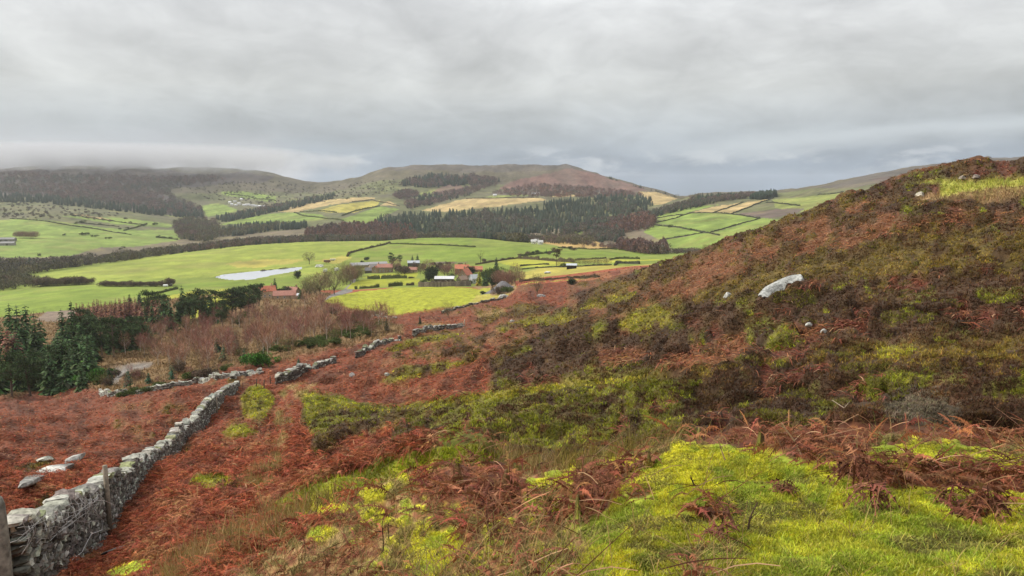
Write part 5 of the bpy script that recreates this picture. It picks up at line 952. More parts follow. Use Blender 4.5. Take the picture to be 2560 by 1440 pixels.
def house(name, label, p, L, W, he, hr, rz, wc, rc, wins=(), doors=(), chim=(), cat="house", openf=None, mono=False):
    """wins: (side, along 0..1, z, width, height); side f/b long walls, l/r gables"""
    r = empty(name, p, math.radians(rz)); tag(r, label, cat)
    if mono:                           # open-fronted shed with a single-pitch roof
        mb = MB(); mb.box(0,W/2-.1,-1,L,.2,hr+1,wc).box(-L/2+.1,0,-1,.2,W-.4,he+1,wc).box(L/2-.1,0,-1,.2,W-.4,he+1,wc); mb.build('wall', M_wall, r)
        V = [(-L/2-.4,-W/2-.6,he+.1),(L/2+.4,-W/2-.6,he+.1),(L/2+.4,W/2+.3,hr+.05),(-L/2-.4,W/2+.3,hr+.05)]; V2 = [(a,b,d+.18) for a,b,d in V]
        MB().add(V+V2, [(3,2,1,0),(4,5,6,7),(0,1,5,4),(1,2,6,5),(2,3,7,6),(3,0,4,7)], None, rc).build('roof', M_roof, r)
        n = max(2, int(L/3.2))
        for i in range(n+1): MB().box(-L/2+.15+(L-.3)*i/n, -W/2+.2, -.5, .25, .25, he+.5, (.10,.08,.06)).build('post', M_wood, r)
        for u in doors: MB().box(-L/2+L*u, -W/2+.5, 0, 1.4, .12, he*.75, (.48,.42,.34)).build('door', M_wood, r)
        return r
    prism(MB(), L, W, he, hr, wc).build('wall', M_wall, r)
    rf = roof_mesh(L, W, he, hr, rc).build('roof', M_roof, r)
    for cx in chim: MB().box(cx*L, 0, hr-.5, .8, .7, 1.7, wc).box(cx*L, 0, hr+1.2, .3, .3, .35, (.35,.14,.08)).build('chimney', M_wall, rf)
    def put(side, u, z, w, h, c, nm, mat, pane):
        fx = dict(f=((u-.5)*L,-W/2-.03,0), b=((.5-u)*L,W/2+.03,0), l=(-L/2-.03,(.5-u)*W,1), r=(L/2+.03,(u-.5)*W,1))[side]
        sx_, sy_ = (w, .08) if not fx[2] else (.08, w)
        o = MB().box(fx[0], fx[1], z, sx_, sy_, h, c).build(nm, mat, r)
        if pane:
            d = dict(f=(0,-.05),b=(0,.05),l=(-.05,0),r=(.05,0))[side]
            MB().box(fx[0]+d[0], fx[1]+d[1], z+.12, sx_*.8 if not fx[2] else .08, sy_*1.0 if not fx[2] else w*.8, h-.24, (.10,.11,.12)).build('pane', M_glass, o)
    for sd, u, z, w, h in wins: put(sd, u, z, w, h, PALE, 'window', M_paint, True)
    for sd, u, w, h in doors: put(sd, u, 0, w, h, (.10,.09,.08) if w > 2 else (.25,.18,.12), 'door', M_wood, False)
    return r
RED, PINK, GREY, DGREY = (.46,.16,.095), (.38,.185,.14), (.34,.335,.33), (.15,.145,.145)
STONE, SAND, BRICK, DARK = (.27,.20,.13), (.42,.31,.20), (.30,.15,.10), (.055,.05,.045)
B = lambda px, py: hit1(px, py)
# red cottages by the lower lane
house('cottage', "red-roofed cottage with its tall sandy gable turned left, half behind the dark cypress", B(668,744), 9, 6, 4.2, 6.8, 28, SAND, RED, [('l',.5,2.6,.9,1.0),('f',.3,1,.9,1.1),('f',.6,1,.9,1.1)], [('f',.8,1,2)], [.3])
house('cottage', "long low cottage with a faded pink roof, nearest of the red-roofed cottages", B(712,747), 12, 5.5, 2.4, 4.6, 12, SAND, PINK, [('f',.2,.8,.9,1),('f',.5,.8,.9,1)], [('f',.75,1,1.9)])
house('cottage', "pink-roofed cottage with a stone gable at its right end, beside the small white shed", B(731,741), 7, 6, 3.2, 5.6, -14, STONE, PINK, [('r',.5,1.4,.8,1),('f',.4,1,.9,1.1)], [('f',.75,1,2)], [.4])
house('shed', "small white-roofed shed at the right end of the red cottages", B(741,744), 3.2, 3.0, 1.6, 2.4, -14, (.5,.48,.44), (.66,.68,.72), [], [('f',.5,.9,1.5)], cat="shed")
# farm behind the clipped hedges
house('long_barn', "very long low barn with a pale grey roof slanting across the back of the farm", B(922,668), 33, 9, 2.6, 4.6, 24, STONE, GREY, [('f',.3,1,1.2,.9),('f',.7,1,1.2,.9)], [('f',.15,2.6,2.3)], cat="barn")
house('long_barn', "darker brown-grey barn roof in front of the pale long barn", B(952,673), 20, 9, 2.6, 4.8, 20, STONE, (.20,.18,.165), [('f',.6,1,1,.9)], [('f',.3,2.6,2.3)], cat="barn")
house('cart_shed', "dark-roofed farm shed with an open black front sheltering a white car", B(925,682), 8, 6, 2.3, 4.4, 4, DARK, DGREY, [], [('f',.5,5.2,2.1)], cat="shed")
house('farmhouse', "brown stone farmhouse with pale windows and a pinkish tile roof", B(963,681), 12.5, 7, 4.6, 7.0, 3, STONE, PINK, [('f',.2,.9,1.1,1.2),('f',.42,.9,1.1,1.2),('f',.2,3.0,1.1,1.1),('f',.42,3.0,1.1,1.1),('f',.85,.9,1.1,1.2)], [('f',.3,1,2.1)], [-.42,.42], "farmhouse")
house('farmhouse_wing', "small red-roofed wing whose end gable touches the left of the farmhouse", B(941,682), 5.2, 5.6, 3.6, 5.8, 70, STONE, RED, [('l',.5,1.0,.9,1.1)], [('f',.6,.9,2)], cat="house")
house('barn', "dark open barn with a pale grey roof below two cone-shaped conifers", B(1034,665), 10.5, 8, 3.2, 4.9, 8, DARK, (.40,.42,.45), [], [('f',.3,3.0,2.7),('f',.72,2.6,2.7)], cat="barn")
house('outbuilding', "low outbuilding with a faded red roof in front of the dark barn", B(1030,681), 8.6, 5, 2.5, 4.3, 2, SAND, PINK, [('f',.3,.8,.8,.9)], [('f',.65,1.1,1.9)], cat="outbuilding")
# upper farm with bright red roofs
house('red_roof_house', "brick house with the brightest red roof, highest of the right-hand farm", B(1155,684), 10.5, 7, 4.2, 7.0, 6, BRICK, (.55,.20,.12), [('f',.25,1,1,1.1),('f',.5,1,1,1.1),('f',.25,2.9,1,1),('l',.5,2.8,.9,1)], [('f',.75,1,2)], [.25], "house")
house('red_roof_range', "long low orange-roofed range running right from the bright red house", B(1188,680), 11, 5, 2.4, 4.6, 8, BRICK, (.52,.21,.125), [('f',.4,1,.8,.9)], [('f',.7,1.2,1.9)], cat="outbuilding")
house('gabled_house', "tall stone house with a steep red roof, its gable end facing the bright field", B(1163,706), 8, 6.4, 5.6, 9.4, 66, STONE, (.47,.17,.11), [('l',.5,4.2,.9,1.2),('l',.3,1.2,.9,1.1),('l',.7,1.2,.9,1.1),('f',.4,2.8,.9,1.1)], [('f',.7,1,2)], [-.1], "house")
house('stone_lean_to', "low stone annexe at the foot of the tall gabled house", B(1156,709), 6.4, 4.4, 3.0, 4.9, 50, (.30,.22,.15), (.32,.23,.17), [('l',.5,1.1,.9,1)], [('f',.5,1,1.9)], cat="outbuilding")
house('glasshouse', "pale grey hipped shed beside the golden conifer", B(1185,708), 5.0, 4.6, 3.4, 5.8, 30, (.45,.45,.44), (.52,.54,.56), [('f',.3,1.2,1.0,1.2),('f',.7,1.2,1.0,1.2)], [('l',.5,1,2)], cat="shed")
house('stable', "open-fronted stable with a pale sloping roof and dark bays", B(1111,706), 12.5, 5.2, 2.5, 3.8, 2, (.14,.11,.085), (.56,.56,.56), (), (.32,.58,.84), (), "stable", mono=True)
house('field_shelter', "lone field shelter with a pale roof and dark opening in the straw-coloured field", B(1429,672), 6.6, 4.2, 2.3, 3.2, -6, (.16,.14,.12), (.42,.45,.48), (), (), (), "shelter", mono=True)
# garden wall of the right-hand farm
def lowwall(pts, h, w, c, label, name="garden_wall"):
    P = path_pts(pts, 1.0); mb = MB()
    for i in range(len(P)-1):
        a, b = P[i], P[i+1]; d = b-a
        mb.box((a[0]+b[0])/2, (a[1]+b[1])/2, min(a[2],b[2])-.4, np.hypot(d[0],d[1])*1.02, w*random.uniform(.85,1.1), h*random.uniform(.85,1.12)+.4, np.array(c)*random.uniform(.7,1.35), math.atan2(d[1],d[0]))
    return tag(mb.build(name, M_stone), label, "wall")
lowwall([(1046,717),(1080,717),(1120,716),(1182,715)], 3.0, .6, (.20,.165,.135), "grey stone garden wall below the open stable along the bright field")
# far-left farm, hamlet cottages, village on the hill
house('barn', "long grey-roofed barn at the far-left farm, upper of the two", B(14,603), 26, 9, 3, 5.2, 8, (.22,.20,.18), (.25,.24,.235), [], [('f',.3,4,2.6),('f',.6,4,2.6)], cat="barn")
house('barn', "pale grey barn at the far-left farm, lower of the two", B(20,613), 17, 8, 3, 5.0, 14, (.28,.26,.23), (.27,.26,.25), [('f',.2,1,1.2,1)], [('f',.5,3,2.6)], cat="barn")
for a, b, l in [(1334,609,"white cottage left of the trio below the orange field"),(1342,607,"white cottage in the middle of the trio below the orange field"),(1351,611,"white cottage right of the trio below the orange field")]:
    house('cottage', l, B(a,b), 6, 5, 2.8, 5, random.uniform(-20,20), (.72,.70,.64), (.50,.49,.47), [('f',.5,1.2,1.2,1.2)], [('f',.8,1,2)])
for a, b, l_ in [(575,508,9),(587,506,8),(598,511,10),(604,500,8),(612,515,12),(620,514,14),(632,516,9),(640,517,8),(650,518,9),(590,515,7),(580,513,7),(660,518,8),(1010,489,9),(1016,487,8),(1334,487,12),(1237,490,9),(1345,485,9)]:
    vil = a < 700
    house('house', "small pale house of the far village below the left hill" if vil else ("tiny pale farmhouse by the grey-purple wood under the flat-topped hill" if a < 1100 else "tiny pale house above the straw-coloured hill field"), B(a,b), l_, 6, 3.2, 5.2, random.uniform(-25,25), (.62,.60,.56), (.46,.46,.47) if random.random() < .6 else (.62,.62,.63))["group"] = "houses of the far village" if vil else ("tiny farm under the hill" if a < 1100 else "tiny houses above the straw field")
# ------------------------------------------------------------------ vehicles and small farm things
def vehicle(name, label, p, rz, L=4.2, W=1.75, H=1.45, c=(.75,.76,.77), van=False, cat="car"):
    r = empty(name, p, math.radians(rz)); tag(r, label, cat); g = .32
    pr = [(-.5,g),(-.5,.78),(-.47,.86),(-.30,.92),(-.20,H),(.24,H),(.40,.92),(.5,.80),(.5,g)] if not van else [(-.5,g),(-.5,.95),(-.38,1.1),(-.28,H),(.49,H),(.5,H*.9),(.5,g)]
    n = len(pr); V = [(a*L, s*W/2*(0.86 if z > .95 else 1), z) for s in (-1,1) for a, z in pr]
    q = [(i,(i+1) % n,(i+1) % n+n,i+n) for i in range(n)]; mb = MB(); mb.add(V, q, None, c)
    cen = len(V); mb.add([(0,-W/2,.6),(0,W/2,.6)], None, None, c); mb.t.append(np.array([(i+1) % n and (i,(i+1) % n,cen) or (i,0,cen) for i in range(n)])); mb.t.append(np.array([((i+1) % n+n,i+n,cen+1) for i in range(n)]))
    mb.build('body', M_paint, r)
    gl = (.03,.035,.04)
    if van: MB().box(-.335*L,0,1.12,.10,W*.8,H*.9-1.12,gl).build('windscreen', M_glass, r)
    else:
        for x0, w_ in ((-.255,.02),(.33,.02)): MB().box(x0*L,0,.97,.30,W*.78,.36,gl).build('windscreen', M_glass, r)
        for s in (-1,1): MB().box(.01*L,s*W*.435,.98,.38*L,.06,.34,gl).build('side_window', M_glass, r)
    for a in (-.32,.32):
        for s in (-1,1): MB().tube([(a*L,s*W*.42,g),(a*L,s*W*.51,g)], .32, 10, (.02,.02,.02)).build('wheel', M_paint, r)
    for s in (-1,1): MB().box(-.5*L,s*W*.36,.62,.06,.3,.16,(.8,.8,.78)).build('headlight', M_glass, r)
    return r
vehicle('parked_car', "white car parked among the dark spruces at the left edge", B(202,907), 200)
vehicle('parked_car', "white car in front of the dark-roofed farm shed", B(929,681), 15, 4.6)
vehicle('parked_van', "white van standing left of the farm, leftmost of the pair on the grass", B(795,668), 30, 5.2, 2.0, 2.3, (.74,.73,.68), True, "van")
vehicle('parked_van', "smaller white van right beside the first one on the grass", B(804,668), 75, 4.6, 1.9, 2.1, (.74,.73,.68), True, "van")
vehicle('parked_van', "white van among the bare lane trees left of the farmhouse", B(885,690), 10, 4.8, 1.9, 2.2, (.72,.72,.70), True, "van")
def trailer(name, label, p, rz, L, W, H, c, cat):
    r = empty(name, p, math.radians(rz)); tag(r, label, cat)
    MB().box(0,0,.75,L,W,H,c).build('body', M_paint, r); MB().tube([(-L/2-1.4,0,.7),(-L/2,0,.8)], .06, 6, (.1,.1,.1)).build('drawbar', M_paint, r)
    for a in (-.15,.15):
        for s in (-1,1): MB().tube([(a*L,s*W*.44,.45),(a*L,s*W*.53,.45)], .45, 10, (.02,.02,.02)).build('wheel', M_paint, r)
    return r
trailer('farm_trailer', "rust-brown farm trailer left of the farm on the grass", B(818,657), 10, 6.5, 2.3, 2.0, (.16,.065,.045), "trailer")
trailer('farm_trailer', "pale trailer just right of the rust-brown one", B(832,652), 12, 5.5, 2.2, 1.3, (.60,.60,.50), "trailer")
trailer('caravan', "narrow white caravan end-on beside the farm drive", B(813,681), 80, 4.5, 2.2, 2.2, (.78,.77,.70), "caravan")
trailer('horse_box', "black and white horse box under the lane trees", B(842,678), 60, 4.0, 2.1, 2.2, (.70,.69,.66), "trailer")
def tank(label, p, rz, L=3.2, r_=.9):
    o = empty('water_tank', p, math.radians(rz)); tag(o, label, "tank")
    MB().tube([(-L/2,0,r_),(-L/2+.1,0,r_),(L/2-.1,0,r_),(L/2,0,r_)], [r_*.8,r_,r_,r_*.8], 12, (.78,.78,.76)).build('barrel', M_paint, o); 
    for s in (-.3,.3): MB().box(s*L,0,-.2,.2,r_*1.5,.5,(.2,.18,.16)).build('cradle', M_wood, o)
tank("white tank at the end of the brown hedge strip, left of the pair", B(414,717), 10); tank("white tank at the end of the brown hedge strip, right of the pair", B(427,715), 30, 2.4)
# telegraph pole
p = B(621,736); o = empty('telegraph_pole', p); tag(o, "thin dark telegraph pole standing in the pasture above the pines", "pole")
MB().tube([(0,0,-.5),(0,0,7.4)], [.16,.11], 6, (.10,.085,.07)).build('pole', M_wood, o); MB().box(0,0,6.8,1.5,.1,.12,(.10,.085,.07)).build('crossarm', M_wood, o)
# ------------------------------------------------------------------ drystone walls
_g = np.array([(a,b,c) for a in (-1,0,1) for b in (-1,0,1) for c in (-1,0,1) if (a,b,c) != (0,0,0)], float)
_gi = {tuple(v.astype(int)): i for i, v in enumerate(_g)}
_gq = []
for ax in range(3):
    for sg in (-1, 1):
        u, w_ = [k for k in range(3) if k != ax]
        for i in (-1, 0):
            for j in (-1, 0):
                f = []
                for a, b in ((i,j),(i+1,j),(i+1,j+1),(i,j+1)):
                    v = [0,0,0]; v[ax] = sg; v[u] = a; v[w_] = b; f.append(_gi[tuple(v)])
                _gq.append(f if (sg > 0) == (ax != 1) else f[::-1])
_gr = _g * np.where((np.abs(_g).sum(1) == 3)[:, None], 0.80, np.where((np.abs(_g).sum(1) == 2)[:, None], 0.92, 1.0))
def stone(mb, c, size, rz, col, jit=0.14, tilt=0.12):
    V = _gr * (1 + rng.normal(0, jit*1.25, _gr.shape)) * np.asarray(size) / 2
    t = rng.normal(0, tilt); ct, st_ = math.cos(t), math.sin(t); x, z = V[:,0]*ct - V[:,2]*st_, V[:,0]*st_ + V[:,2]*ct; V[:,0], V[:,2] = x, z
    ca, sa = math.cos(rz), math.sin(rz); x, y = V[:,0]*ca - V[:,1]*sa, V[:,0]*sa + V[:,1]*ca
    mb.add(np.stack([x, y, V[:,2]], -1) + c, _gq, None, np.clip(np.array(col) * rng.uniform(0.55, 1.4) * (1 + rng.normal(0, 0.03, 3)), 0.02, .9))
LICH, SHADE_, MOSSY = (.31,.30,.255), (.115,.10,.084), (.18,.185,.10)
def drystone(P, H, label, width=0.55, sl=0.27, sh=0.115, cap=True, gap=0.0, pale=0.5):
    """P: base points (x, y, z) ; H: height at each point"""
    P = np.asarray(P, float); H = np.asarray(H, float); seg = np.hypot(*np.diff(P[:, :2], axis=0).T); D = np.concatenate([[0], np.cumsum(seg)])
    body, top = MB(), MB(); tot = D[-1]
    def pos(d): return np.array([np.interp(d, D, P[:, k]) for k in range(3)])
    def ang(d): a, b = pos(max(0, d-.5)), pos(min(tot, d+.5)); return math.atan2(b[1]-a[1], b[0]-a[0])
    hmax = H.max(); k = 0; z = 0.0
    while z < hmax:
        d = rng.uniform(0, sl)
        while d < tot:
            l = sl*rng.uniform(0.6, 1.5); hh = np.interp(d, D, H)*(0.78+0.4*vnoise(np.array([d/1.3]), np.array([3.3]), 4)[0])
            if z < hh and rng.random() > gap:
                p = pos(d); a = ang(d); n = np.array((-math.sin(a), math.cos(a)))
                for s in (-1, 1):
                    w_ = width*(1 - 0.25*z/hmax); off = s*(w_*0.27 + rng.normal(0, 0.02))
                    c = (p[0]+n[0]*off, p[1]+n[1]*off, p[2]+z+sh*0.5-0.1+rng.normal(0,.025))
                    stone(body, c, (l*1.04, w_*0.62, sh*rng.uniform(0.85, 1.25)), a, SHADE_ if rng.random() > pale*0.5 else LICH)
            d += l
        z += sh
    if cap:
        d = 0.0
        while d < tot:
            l = sl*rng.uniform(1.0, 2.4)
            if rng.random() > gap:
                p = pos(d); a = ang(d); hh = np.interp(d, D, H)*(0.78+0.4*vnoise(np.array([d/1.3]), np.array([3.3]), 4)[0])
                stone(top, (p[0], p[1], p[2]+hh+0.02), (l, width*rng.uniform(0.75, 1.1), 0.12*rng.uniform(0.7, 1.6)), a, LICH if rng.random() < 0.8 else MOSSY, 0.16, 0.22)
            d += l*0.95
    o = body.build("drystone_wall", M_stone); tag(o, label, "stone wall")
    if top.n: top.build("coping", M_stone, o)
    return o
# the long wall: measured column, row of its top, distance
LW = [(22,1318,14.8),(60,1311,16),(120,1282,18.4),(160,1262,20.3),(205,1236,22.8),(245,1205,25.4),(270,1188,27.4),(305,1166,30.5),(345,1142,35),(385,1126,41),(420,1100,46.5),(445,1072,51),(460,1060,54.5),(490,1036,61),(515,1006,66.5),(540,985,73),(565,968,81),(594,955,92)]
P = []; H = []
for px_, py_, y_ in LW:
    t = float(te_of(py_)); x = float(ta_of(px_, t))*y_; zt = t*y_; g = float(ground(x, y_)); h = float(np.clip(zt - g, 0.85, 2.3 if y_ < 27 else 1.8)); P.append((x, y_, zt - h)); H.append(h)
print("long wall heights", [round(h, 2) for h in H], "top-ground", [round(float(te_of(b))*c - float(ground(float(ta_of(a, te_of(b)))*c, c)), 2) for a, b, c in LW])
drystone(P, H, "long lichened drystone wall running down the bracken slope from the left foreground")
# smaller lengths further down the slope
def wall_px(path, h, label, **k):
    Pp = path_pts2(path, 0.6); return drystone(Pp, np.full(len(Pp), h), label, **k)
def path_pts2(path, step):
    out = []
    for (a, b), (c, d) in zip(path[:-1], path[1:]):
        p, q = hit1(a, b), hit1(c, d); n = max(1, int(np.hypot(*(q-p)[:2])/step))
        for i in range(n): t = i/n; x, y = p[0]*(1-t)+q[0]*t, p[1]*(1-t)+q[1]*t; out.append((x, y, float(ground(x, y))))
    out.append(tuple(q)); return np.array(out)
wall_px([(252,984),(276,991),(330,985),(400,973),(450,964),(500,953),(545,948),(573,944)], 0.75, "low pale tumbled wall crossing the red bracken below the long wall", width=0.7, sl=0.45, sh=0.2, pale=1.6)
wall_px([(582,947),(593,939),(622,934),(652,933)], 0.6, "short pale stub of wall just past the end of the long wall", width=0.7, sl=0.45, sh=0.2, pale=1.6)
wall_px([(694,959),(715,949),(745,940),(790,922),(836,907)], 1.0, "short drystone wall climbing right of the gap, beyond the path", width=0.65, sl=0.36, sh=0.16, gap=0.05)
wall_px([(697,948),(720,938),(750,929),(772,927)], 0.6, "collapsed row of stones behind the short wall beyond the gap", width=0.9, sl=0.5, sh=0.25, gap=0.35)
wall_px([(893,895),(910,884),(932,873),(962,861),(1000,851)], 0.9, "broken wall on the orange slope in the middle, lower left of the two", width=0.7, sl=0.42, sh=0.2, gap=0.12)
wall_px([(1034,839),(1058,831),(1085,826),(1112,822)], 1.1, "dark wall with white coping stones on the orange slope, upper right of the two", width=0.7, sl=0.45, sh=0.2, pale=0.9)
wall_px([(1117,822),(1135,819),(1158,818)], 0.9, "detached pale end of the white-coped wall", width=0.7, sl=0.45, sh=0.2, pale=1.4)
wall_px([(1105,784),(1150,770),(1190,761),(1228,752),(1262,745)], 0.9, "dark tumbled wall along the moor edge of the bright yellow-green field", width=0.7, sl=0.6, sh=0.25, pale=0.4, gap=0.1)
wall_px([(905,786),(950,792),(990,796)], 0.6, "low dark wall at the near corner of the bright field", width=0.7, sl=0.9, sh=0.3, gap=0.3)
# stone gatepost at the left edge
p = at(2, 13.4); top_z = float(te_of(1243))*13.4; mb = MB(); h = max(1.2, top_z - p[2]); a = np.linspace(0, 2*math.pi, 13)[:-1]
rad = [.27,.27,.265,.26,.25,.21,.12]; zz_ = [-.4,.3,.6,.85,.93,.985,1.0]
mb.tube([(0,0,h*z) for z in zz_], [r*rng.uniform(.96,1.04) for r in rad], 12, (.20,.19,.16)); o = mb.build("stone_gatepost", M_stone, None, True); o.location = p; o.scale = (.85,.8,1)
tag(o, "round-topped stone gatepost at the left edge beside the wall end", "gatepost")
# ------------------------------------------------------------------ posts, wire, boards by the wall
def post(px_, top, base, Y, r, label, c=(.24,.20,.15), name="fence_post", wx=1.0):
    p = at(px_, Y); zt = float(te_of(top))*Y; h = max(0.5, zt - p[2]); mb = MB(); l = rng.normal(0, .03, 2)
    mb.tube([(0,0,-.3),(l[0]*.5,l[1]*.5,h*.5),(l[0],l[1],h)], [r,r*.97,r*.93], 8, c); o = mb.build(name, M_wood, None, True); o.location = p; return tag(o, label, "post")
post(277,1163,1240,25.0, .085, "thick weathered fence post standing against the near part of the long wall")
post(369,1152,1205,36.5, .055, "thin weathered fence post against the wall, right of the thick post")
post(452,1090,1135,49.5, .055, "thin fence post at the bend of the long wall")
post(543,994,1030,69.0, .06, "pale thin fence post near the far end of the long wall")
for a, t, l in [(641,947,"thin dark fence post in the gap, leftmost of four beyond the long wall"),(660,950,"short dark fence post in the gap, second of four from the left"),(676,941,"dark fence post in the gap, third of four from the left"),(692,944,"dark fence post at the start of the short wall beyond the gap")]:
    post(a, t, t+18, float(hit1(a, t+19)[1]), .06, l, (.10,.08,.06))
post(1161,798,818,float(hit1(1161,817)[1]), .10, "lone pale post right of the white-coped wall", (.42,.36,.28))
# wooden hurdle at the wall's end
p = hit1(614,972); o = empty("wooden_hurdle", p, 0.2); tag(o, "small reddish wooden hurdle beside the far end of the long wall", "hurdle")
for x_ in (-.3,.3): MB().box(x_,0,-.2,.09,.08,.95,(.26,.14,.10)).build("upright", M_wood, o)
for z_ in (.12,.4,.62): MB().box(0,-.06,z_,.72,.03,.09,(.34,.19,.14)).build("rail", M_wood, o)
# broken board on the wall end, and rusty wire netting hung over the wall
def world(px_, py_, Y): t = float(te_of(py_)); return np.array((float(ta_of(px_, t))*Y, Y, t*Y))
o = MB().tube([world(31,1313,14.9), world(76,1297,15.4)], .045, 4, (.46,.38,.28)).tube([world(31,1313,14.9), world(31,1338,14.9)], .045, 4, (.46,.38,.28)).tube([world(36,1328,14.9), world(60,1313,15.1)], .035, 4, (.40,.33,.25)).build("broken_board", M_wood); tag(o, "pale broken board propped on the near end of the wall", "board")
nb = MB()
for i in range(22):
    u = i/21; a = np.array((60+u*185, 1322-u*82)); Y0 = 14.6+u*6.8; s = rng.uniform(.5,1.2)
    arc = [world(a[0]+dx*s+rng.normal(0,3), a[1]+dy*s+rng.normal(0,3), Y0-0.35-rng.uniform(0,.15)) for dx, dy in ((-6,-14),(6,2),(10,22),(4,44),(-8,60))]
    nb.tube(arc, .0055, 4, (.42,.40,.38), False)
for k in range(6):
    off = k*12 + rng.normal(0,2); nb.tube([world(45+u*200+rng.normal(0,2), 1316-u*84+off+10*math.sin(u*9+k)+rng.normal(0,2.5), 14.2+u*6.9) for u in np.linspace(0,1,16)], .0055, 4, (.42,.40,.38), False)
for pth in ([(225,1245),(232,1275),(258,1300),(255,1325),(228,1335),(205,1380),(180,1400)],[(10,1362),(60,1345),(110,1320),(140,1300)],[(60,1440),(95,1405),(112,1392),(120,1376)],[(232,1250),(262,1252),(285,1262),(286,1278)],[(110,1392),(104,1350),(92,1330)]):
    nb.tube([world(a, b, 14.0+7*(a-20)/230.) for a, b in pth], .008, 4, (.48,.46,.45), False)
tag(nb.build("wire_netting", M_wire), "tangled pale wire netting draped over the near end of the wall", "wire netting")
# ------------------------------------------------------------------ boulders
def boulder(p, sx_, sy_, sz_, rz, label, c=(.52,.50,.45), sub=4, seed=0, sink=.3, name="boulder", tilt=(0,0)):
    bm = bmesh.new(); bmesh.ops.create_icosphere(bm, subdivisions=sub, radius=1.0)
    co = np.array([v.co[:] for v in bm.verts]); n = fbm(co[:,0]*1.6+seed*7, co[:,1]*1.6+co[:,2]*1.3, 500+seed, 4); n2 = fbm(co[:,0]*5+seed, co[:,2]*6+co[:,1]*3, 520+seed, 3)
    co = co*(0.62+0.85*n+0.22*n2)[:,None]; co[:,2] = np.sign(co[:,2])*np.abs(co[:,2])**0.75
    rs = np.random.default_rng(seed*13+5)
    for k in range(11):                      # split faces: cut the lump along random planes
        d = rs.normal(0, 1, 3); d[2] = abs(d[2])*1.1; d /= np.linalg.norm(d); lim = rs.uniform(0.55, 0.86); ex = np.maximum(co @ d - lim, 0); co = co - 0.85*ex[:, None]*d
    co = co*(1 + 0.07*(fbm(co[:,0]*9+seed, co[:,1]*9+co[:,2]*7, 560+seed, 3)-0.5)[:,None])
    for v, q in zip(bm.verts, co): v.co = (q[0]*sx_/2, q[1]*sy_/2, q[2]*sz_/2)
    f = np.array([[v.index for v in fc.verts] for fc in bm.faces]); V = np.array([v.co[:] for v in bm.verts]); bm.free()
    k_ = 3.2/max(sx_, .5); cc = np.array(c)*(0.12+1.25*fbm(V[:,0]*k_+seed, V[:,1]*k_*2+V[:,2]*k_*3, 540+seed, 5)**1.3)[:,None]
    o = obj_np(name, V, None, f, np.clip(cc,0,.9), M_stone, sub < 4 and sz_ < .3); o.location = (p[0], p[1], p[2]+sz_*(.5-sink)); o.rotation_euler = (tilt[0], tilt[1], rz); return tag(o, label, "boulder")
def slab(a, b, wid, th, label, c=(.55,.53,.48), seed=1, name="boulder", lift=0.0):   # a rock lying along two measured points
    p, q = hit1(*a), hit1(*b); d = q-p; L = np.linalg.norm(d); m = (p+q)/2; m[2] += lift
    return boulder(m, L*1.15, wid, th, math.atan2(d[1], d[0]), label, c, 4, seed, .34 if seed == 1 else .16, name, (0, -math.asin(d[2]/L)))
import bmesh
slab((1918,738),(2008,699), 1.35, .5, "long pale lichened boulder lying aslant on the dark heather slope", (.56,.56,.52), 1, lift=.20)
boulder(hit1(1819,742), .52, .45, .45, .4, "small white boulder left of the long pale one on the heather slope", (.56,.55,.50), 3, 2, .2)
boulder(hit1(2060,831), .34, .28, .22, .2, "small pale stone in the heather below the long boulder, lower of two", (.5,.49,.44), 3, 3, .2)
boulder(hit1(2021,813), .30, .22, .20, .2, "tiny pale stone in the heather below the long boulder, upper of two", (.5,.49,.44), 3, 4, .2)
boulder(hit1(2302,491), .85, .55, .5, .1, "pale boulder high on the right hillside beside the grassy patch", (.55,.50,.40), 3, 5, .05)
boulder(hit1(2405,447), .6, .4, .4, .1, "brownish boulder in the heather near the top right", (.40,.34,.28), 3, 6, .1); boulder(hit1(2440,446), .65, .45, .4, .3, "brownish boulder near the top right, right of its twin", (.38,.31,.26), 3, 7, .1)
slab((58,1222),(165,1174), .95, .55, "long pale rock outcrop in the red bracken beyond the near wall", (.56,.54,.49), 8, "rock_outcrop", .12)
slab((162,1166),(208,1146), .7, .4, "smaller pale rock outcrop, upper right of the long outcrop beyond the near wall", (.56,.54,.49), 9, "rock_outcrop", .12)
slab((95,1156),(130,1148), .6, .3, "small pale rock above the long outcrop at the left", (.5,.5,.42), 10, "rock_outcrop", .05)
slab((270,1387),(312,1372), .5, .09, "flat grey stone slab lying in the grass near the wall", (.40,.41,.38), 11, "flat_stone", .05)
boulder(hit1(1258,745), 5.5, 3.0, 2.2, .3, "pile of pale stones at the right corner of the bright field", (.58,.57,.52), 4, 12, .15, "stone_pile")
boulder(hit1(1352,742), 3.2, 1.6, 1.2, .1, "pale stone in the dark red bracken right of the stone pile", (.62,.60,.55), 3, 13, .1); boulder(hit1(1280,804), 1.3, .8, .8, .2, "small white stone on the green streak of the middle slope", (.66,.65,.6), 3, 14, .0)
boulder(hit1(1370,684), 4.6, 2.0, 2.0, -.3, "white boulder lying in the straw-coloured field", (.74,.73,.68), 3, 15, .1)
boulder(hit1(880,942), .6, .4, .5, 0, "small white stone in the bracken right of the short wall", (.66,.65,.6), 3, 16, .0); boulder(hit1(968,940), .5, .4, .4, 0, "small pale stone at the left tip of the green moss streak", (.6,.58,.5), 3, 17, .0)
boulder(at(2443,1890.), 16, 10, 7, 0, "left rock on the far right skyline", (.22,.21,.20), 3, 18, .1, "rock_outcrop"); boulder(at(2470,1890.), 22, 12, 11, 0, "right and larger rock on the far right skyline", (.22,.21,.20), 3, 19, .1, "rock_outcrop")
